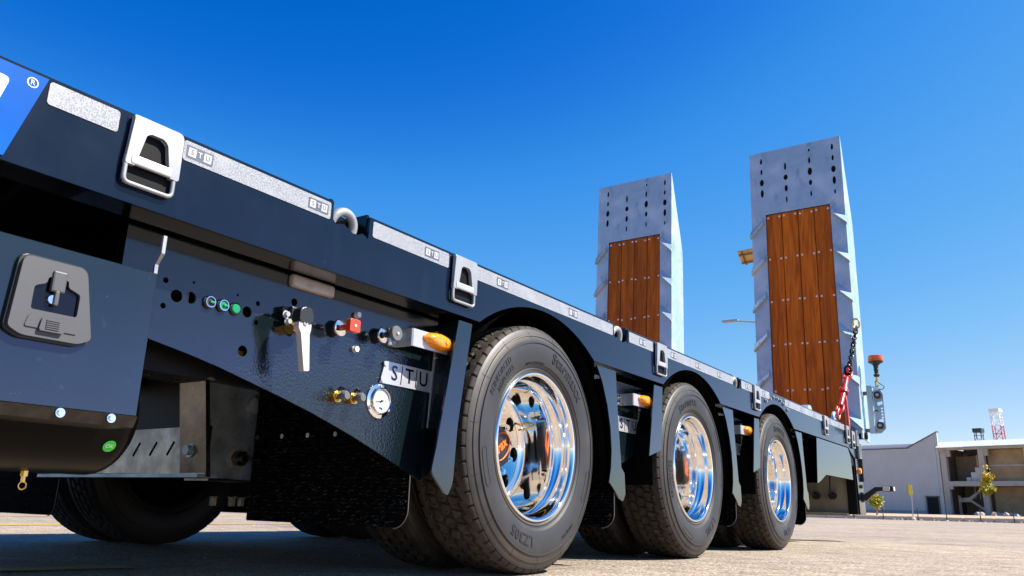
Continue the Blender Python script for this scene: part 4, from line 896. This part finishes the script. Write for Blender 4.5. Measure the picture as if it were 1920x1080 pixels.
for i in range(nl):
    c = c0 + dv*((i+.5)/nl); bm = link(c, dv, Vector((0, 1, 0)) if i % 2 else dv.cross(Vector((0, 1, 0))), dv.length/nl*1.45, .030, .0062)
    for v in bm.verts: v.co -= ch_top
    obj('chain_link', bm, 'galv_dark' if i % 3 == 0 else 'black_steel', CH, smooth=True, angle=80)
bm = link(ch_top+Vector((0, 0, .03)), Vector((0, 0, 1)), Vector((0, 1, 0)), .085, .05, .009)
for v in bm.verts: v.co -= ch_top
obj('shackle', bm, 'brass', CH, smooth=True)

# ================================================================== BACKGROUND
FO = Vector((101.58, 28.38)); FA = math.atan2(-.96328, -.26851)      # facade line: s runs to the right as seen, local -y... depth runs away
def fac(s, d=0): return (FO.x + math.cos(FA)*s - math.sin(FA)*d*1, FO.y + math.sin(FA)*s + math.cos(FA)*d*1)
# local frame: x = s along the facade, y = away from the lot
WH = empty('warehouse', (*fac(-30), .0), (0, 0, FA), label='grey metal-clad warehouse with a raised pointed corner left of the concrete frame', category='warehouse')
o30 = 30
prof = [(-30, 7.62), (16.6, 7.62), (19.86, 9.26), (19.86, .5), (-30, .5)]
bm = nb(); prism(bm, [(a+o30, b) for a, b in prof[::-1]], .05, .25); obj('wall', bm, 'clad', WH)
pm_ = None
for i in range(84):      # upright cladding panels
    s = -8.5 + i*.338; top = 7.60 if s < 16.3 else min(9.2, 7.62 + (s-16.6)*.503)
    if s > 19.5: break
    if 17.75 < s+.16 < 19.6: zb = 2.52
    else: zb = .95
    bm = nb(); box(bm, s+o30, s+o30+.334, .0, .049, zb, top, .003, 1); obj('cladding_panel', bm, 'clad', WH)
bm = nb(); box(bm, 0, 17.9+o30, -.02, .04, .62, .945); obj('plinth', bm, 'clad_dark', WH)
bm = nb(); prism(bm, [(a+o30, b) for a, b in [(-30, 7.60), (16.55, 7.60), (19.92, 9.28), (19.92, 9.36), (16.5, 7.70), (-30, 7.70)]], -.06, .5); obj('eaves_trim', bm, 'trim_brown', WH)
bm = nb(); prism(bm, [(o30-30, 7.705), (o30+16.5, 7.705), (o30+17.3, 8.12), (o30-30, 8.45)], .2, 14); obj('roof', bm, 'roof_white', WH)
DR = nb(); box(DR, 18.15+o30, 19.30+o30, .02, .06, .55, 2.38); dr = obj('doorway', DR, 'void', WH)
bm = nb(); box(bm, 18.02+o30, 18.14+o30, -.04, .08, .55, 2.5); box(bm, 19.31+o30, 19.43+o30, -.04, .08, .55, 2.5); box(bm, 18.02+o30, 19.43+o30, -.04, .08, 2.39, 2.52); obj('door_frame', bm, 'trim_brown', WH)
bm = nb(); box(bm, 0, 19.86+o30, 14, 14.2, .5, 7.6); obj('rear_wall', bm, 'clad', WH)

CF = empty('unfinished_building', (*fac(20), .0), (0, 0, FA), label='unfinished two-storey concrete frame building with open bays and white roof', category='building')
def cb(name, s0, s1, y0, y1, z0, z1, mt): bm = nb(); box(bm, s0-20, s1-20, y0, y1, z0, z1); return obj(name, bm, mt, CF)
for s in (20.0, 23.75, 28.0, 32.3, 36.6, 41.0): cb('column', s, s+.55, .0, .55, .5, 7.28, 'concrete')
for s in (20.0, 23.75, 28.0, 32.3, 36.6, 41.0): cb('rear_column', s, s+.5, 6.2, 6.7, .5, 7.28, 'concrete')
ss = (20.0, 23.75, 28.0, 32.3, 36.6, 41.0)
for a, b in zip(ss, ss[1:]): cb('floor_edge_beam', a+.551, b-.001, .02, .5, 3.52, 4.02, 'concrete'); cb('floor_slab', a+.551, b-.001, .501, 6.2, 3.70, 3.95, 'concrete'); cb('corbel', a+.551, a+.9, .05, .45, 3.2, 3.519, 'concrete'); cb('roof_beam', a+.551, a+.95, .05, .45, 6.6, 7.279, 'concrete')
cb('eaves_beam', 19.9, 41.6, -.05, .58, 7.28, 7.56, 'concrete')
# bay walls
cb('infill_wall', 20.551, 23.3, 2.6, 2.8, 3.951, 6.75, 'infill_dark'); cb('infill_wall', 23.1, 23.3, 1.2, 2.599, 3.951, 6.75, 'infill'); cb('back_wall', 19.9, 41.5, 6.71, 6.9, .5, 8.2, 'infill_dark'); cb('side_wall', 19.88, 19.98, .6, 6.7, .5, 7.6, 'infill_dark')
cb('infill_wall', 24.301, 27.999, 1.0, 1.2, 3.951, 7.279, 'infill'); cb('infill_wall', 24.301, 27.999, 1.6, 1.8, .5, 3.51, 'infill'); cb('infill_wall', 28.551, 41.0, 1.0, 1.2, 3.951, 7.279, 'infill'); cb('infill_wall', 28.551, 41.0, 1.6, 1.8, .5, 3.51, 'infill')
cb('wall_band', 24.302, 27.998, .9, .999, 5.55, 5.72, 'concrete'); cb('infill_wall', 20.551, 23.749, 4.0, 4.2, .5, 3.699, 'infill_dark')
for i, (a, b) in enumerate(((22.05, 3.951), (22.55, 3.951), (23.0, 3.951), (22.55, 4.46), (23.0, 4.46), (23.0, 4.95))): cb('stacked_block', a, a+.44, .9, 1.3, b, b+.5, 'block_white')
bm = nb(); prism(bm, [(20.9-20, 1.90), (22.0-20, 1.95), (23.7-20, .75), (23.7-20, .98), (22.1-20, 2.15), (23.0-20, 2.95), (22.8-20, 3.05), (21.9-20, 2.40), (20.9-20, 2.35)], 1.4, 1.7); obj('stair_stringer', bm, 'concrete', CF)
for s in (21.0, 21.15): cb('pipe', s, s+.06, .9, .96, .5, 2.6, 'concrete')
for s in (22.7, 23.15): cb('hanging_rod', s, s+.04, .9, .94, 2.2, 3.5, 'concrete')
rf = None
for i in range(40):
    s = 19.75 + i*.55; bm = nb(); prism(bm, [(1.05, 8.16), (7.4, 8.5), (7.4, 8.56), (1.05, 8.22)], s-20, s-20+.535, 'YZ'); obj('roof_sheet', bm, 'roof_white', CF)
for i in range(40):
    s = 19.75 + i*.55; bm = nb(); prism(bm, [(-.40, 7.565), (-.36, 7.565), (1.04, 8.22), (1.0, 8.25)], s-20, s-20+.53, 'YZ'); obj('parapet_sheet', bm, 'roof_white', CF)
# rubble along the kerb and before the frame
RB = nb(); bmesh.ops.create_icosphere(RB, subdivisions=1, radius=1)
for v in RB.verts: v.co *= random.uniform(.7, 1.15)
rm = bpy.data.meshes.new('rubble_stone'); RB.to_mesh(rm); RB.free(); rm.materials.append(M['rubble'])
def stone(x, y, z, s): 
    o = bpy.data.objects.new('rubble_stone', rm); C.objects.link(o); o.location = (x, y, z + s*.35); o.scale = (s*random.uniform(.8, 1.5), s*random.uniform(.8, 1.3), s*random.uniform(.5, .9)); o.rotation_euler = (random.uniform(0, 1), random.uniform(0, 1), random.uniform(0, 6))
    o['label'] = label_; o['category'] = 'stone'; o['group'] = group_
label_ = 'pale rubble stone heaped before the unfinished concrete building'; group_ = 'rubble before the concrete frame'
for i in range(60):
    s = 24.3 + abs(random.gauss(0, 2.6)); d = -random.uniform(.5, 5); stone(*fac(s, d), .52, random.uniform(.10, .34)*(1.1 if s < 28 else .9))
label_ = 'small pale stone lying at the foot of the long kerb'; group_ = 'stones along the kerb'
for i in range(46):
    s = random.uniform(5, 22); stone(*kp(s, -random.uniform(.1, 1.0)), 0, random.uniform(.03, .11))
# fence posts along the kerb
PB = nb(); box(PB, -.03, .03, -.03, .03, 0, .95, .006, 1); pmesh = None
words = ('hidden furthest left behind the trailer rear', 'just right of the trailer rear', 'right beside the yellow sign', 'below the warehouse doorway edge', 'in front of the bare concrete column', 'right of the slim young tree')
for i, s in enumerate((6.2, 8.42, 10.92, 12.9, 15.13, 17.26)):
    if pmesh is None: o = obj('fence_post', PB, 'post_dark'); pmesh = o.data
    else: o = bpy.data.objects.new('fence_post', pmesh); C.objects.link(o)
    o.location = (*kp(s, -.12), -.02); o.rotation_euler = (random.uniform(-.03, .03), random.uniform(-.03, .03), ang); o['label'] = 'short dark fence post on the kerb, ' + words[i]; o['category'] = 'post'; o['group'] = 'fence posts along the kerb'
# yellow sign
YS = empty('road_sign', (*kp(10.6, -.3), 0), (0, 0, ang), label='narrow yellow sign on a thin grey pole before the warehouse', category='sign')
bm = nb(); cyl(bm, (0, 0, 0), (.06, 0, 2.5), .035, n=10); obj('pole', bm, 'post_grey', YS)
bm = nb(); prism(bm, rrect(-.13, .15, 1.88, 2.66, .05), -.06, -.085); obj('sign_plate', bm, 'sign_yellow', YS)
bm = nb(); prism(bm, rrect(-.16, -.135, 1.88, 2.66, .005), -.08, .03); obj('sign_edge', bm, 'trim_brown', YS)
bm = nb(); lathe(bm, [(.22, -.02), (.20, .12), (.10, .24), (.04, .26)], 14, 'Z'); obj('foot', bm, 'rubble', YS)
# young trees
def tree(name, x, y, z0, h, cy, crown, label, seed, leafmats):
    rnd = random.Random(seed); t = empty(name, (x, y, z0), label=label, category='tree')
    bm = nb(); tube(bm, [(0, 0, 0), (.06, .02, h*.25), (-.02, .05, h*.5), (.03, 0, h*.8), (0, 0, h*.95)], [.075, .06, .045, .03, .012], 8)
    for i in range(14):
        a = rnd.uniform(0, 6.28); z = h*rnd.uniform(.45, .85); L = rnd.uniform(.4, .9)*crown[0]; tube(bm, [(0, 0, z), (L*.5*math.cos(a), L*.5*math.sin(a), z+L*.35), (L*math.cos(a), L*math.sin(a), z+L*.6)], [.022, .014, .006], 5)
    obj('trunk', bm, 'bark', t, smooth=True)
    for mi, mt in enumerate(leafmats):
        vs_, fs = [], []
        for (cz, rx, rz, nn) in cy:
            if nn[mi] == 0: continue
            cl_ = [(rnd.gauss(0, rx*.45), rnd.gauss(0, rx*.45), cz + rnd.gauss(0, rz*.45)) for _ in range(26)]
            for k in range(nn[mi]):
                c = Vector(rnd.choice(cl_)) + Vector((rnd.gauss(0, .13), rnd.gauss(0, .13), rnd.gauss(0, .12))); s = rnd.uniform(.06, .12)
                u = Vector((rnd.uniform(-1, 1), rnd.uniform(-1, 1), rnd.uniform(-1, 1))).normalized(); v = u.orthogonal().normalized(); b = len(vs_)
                vs_ += [tuple(c-u*s), tuple(c+v*s*.55), tuple(c+u*s), tuple(c-v*s*.55)]; fs.append((b, b+1, b+2, b+3))
        me = bpy.data.meshes.new('crown'); me.from_pydata(vs_, [], fs); obj('crown', me, mt, t)
tx, ty = fac(25.55, -3.5)
tree('young_tree', tx, ty, .5, 3.9, [(3.5, .45, .85, (900, 150)), (2.55, .78, .40, (300, 900))], (.8,), 'slim young tree with yellow-green leaves before the concrete frame', 4, ('leaf_yellow', 'leaf_green'))
tx, ty = kp(6.75, 5)
tree('young_tree', tx, ty, .30, 1.8, [(1.15, .42, .40, (900, 700))], (.5,), 'small yellow-green bush tree partly hidden behind the trailer rear', 11, ('leaf_yellow', 'leaf_green'))
# far lattice towers behind the roof
def lattice(name, s, d, z0, z1, wb, wt, mt, lab, cap, mt2=None, lean=0, zsplit=None):
    t = empty(name, (*fac(s, d), 0), (0, 0, FA), label=lab, category='tower')
    def at(i, z):
        f = (z-z0)/(z1-z0); wv = wb + (wt-wb)*f; return Vector(((-1, 1, 1, -1)[i]*wv/2 + lean*f, (-1, -1, 1, 1)[i]*wv/2, z))
    segs = [(z0, zsplit or z1, mt)] + ([(zsplit, z1, mt2)] if zsplit else [])
    for a, b, mm in segs:
        bm = nb(); n = max(2, int(round((b-a)/wb)))
        for i in range(4): tube(bm, [at(i, a), at(i, b)], wb*.055, 4)
        for k in range(n):
            za, zb = a+(b-a)*k/n, a+(b-a)*(k+1)/n
            for i in range(4): j = (i+1) % 4; tube(bm, [at(i, za), at(j, zb)] if k % 2 else [at(j, za), at(i, zb)], wb*.035, 4); tube(bm, [at(i, za), at(j, za)], wb*.035, 4)
        obj('lattice_mast', bm, mm, t)
    bm = nb(); box(bm, lean-cap[0]/2, lean+cap[0]/2, -cap[0]/2, cap[0]/2, z1-cap[1], z1+.15); obj('head', bm, mt2 or mt, t)
    return t
q = 1.55
def far(s, z, k): # scale a facade-plane position about the viewpoint distance
    x, y = fac(s); return CX + (x-CX)*k, CY + (y-CY)*k, .2 + (z-.2)*k
tw = lattice('lattice_tower', 24.1, 0, 0.5, .2+(9.3-.2)*q, 1.0, 1.0, 'tower_dark', 'dark lattice tower top rising behind the white roof', (1.35, .5)); x, y, z = far(24.1, 9.3, q); tw.location = (x, y, 0)
tw = lattice('crane_mast', 26.1, 0, .5, .2+(11.2-.2)*q, 1.25, 1.25, 'crane_red', 'red and white lattice crane mast rising behind the white roof', (1.5, .35), 'crane_white', -.35, .2+(9.6-.2)*q); x, y, z = far(26.2, 9, q); tw.location = (x, y, 0)
# solar street lamp behind the near ramp
SLP = empty('solar_street_lamp', (26.6, 6.75, 0), label='grey street lamp with a solar panel showing left of the near ramp', category='street lamp')
bm = nb(); cyl(bm, (0, 0, 0), (0, 0, 9.6), .10, .06, 12); obj('pole', bm, 'post_grey', SLP)
bm = nb(); tube(bm, [(0, 0, 6.9), (-.1, .5, 7.03), (-.3, 1.15, 7.10)], .035, 8); obj('arm', bm, 'post_grey', SLP)
bm = nb(); box(bm, -.45, -.22, 1.05, 1.66, 7.07, 7.14, .02); obj('lamp_head', bm, 'post_grey', SLP)
PN = empty('solar_panel', (0, .30, 9.62), (R(-6), R(13), R(8)), SLP)
bm = nb(); box(bm, -.50, .50, -.75, .66, .0, .04); obj('panel_sheet', bm, 'panel_solar_back', PN)
bm = nb()
for yy in (-.5, 0, .5): box(bm, -.49, .49, yy-.03, yy+.03, -.04, -.001)
for xx in (-.3, .3): box(bm, xx-.03, xx+.03, -.74, .65, -.07, -.041)
obj('panel_rails', bm, 'trim_brown', PN)
# fallen leaves and grit on the lot
rnd = random.Random(3); vs_, fs = [], []
for i in range(900):
    d = rnd.uniform(1.6, 40)**1.0; a = R(rnd.uniform(-2, 55)); x, y = CX + d*math.cos(a), CY + d*math.sin(a); s = rnd.uniform(.002, .005)*(1 + d*.12); b = len(vs_)
    h = s*rnd.uniform(.5, .9); r_ = rnd.uniform(0, 6.28)
    base = [(x + s*rnd.uniform(.7, 1.3)*math.cos(r_ + k*1.571), y + s*rnd.uniform(.7, 1.3)*math.sin(r_ + k*1.571), .0) for k in range(4)]
    vs_ += base + [(x, y, h)]; fs += [(b+k, b+(k+1) % 4, b+4) for k in range(4)]
me = bpy.data.meshes.new('grit'); me.from_pydata(vs_, [], fs); obj('grit', me, 'rubble', kind='stuff', label='loose grit and pebbles scattered over the asphalt lot', category='gravel')
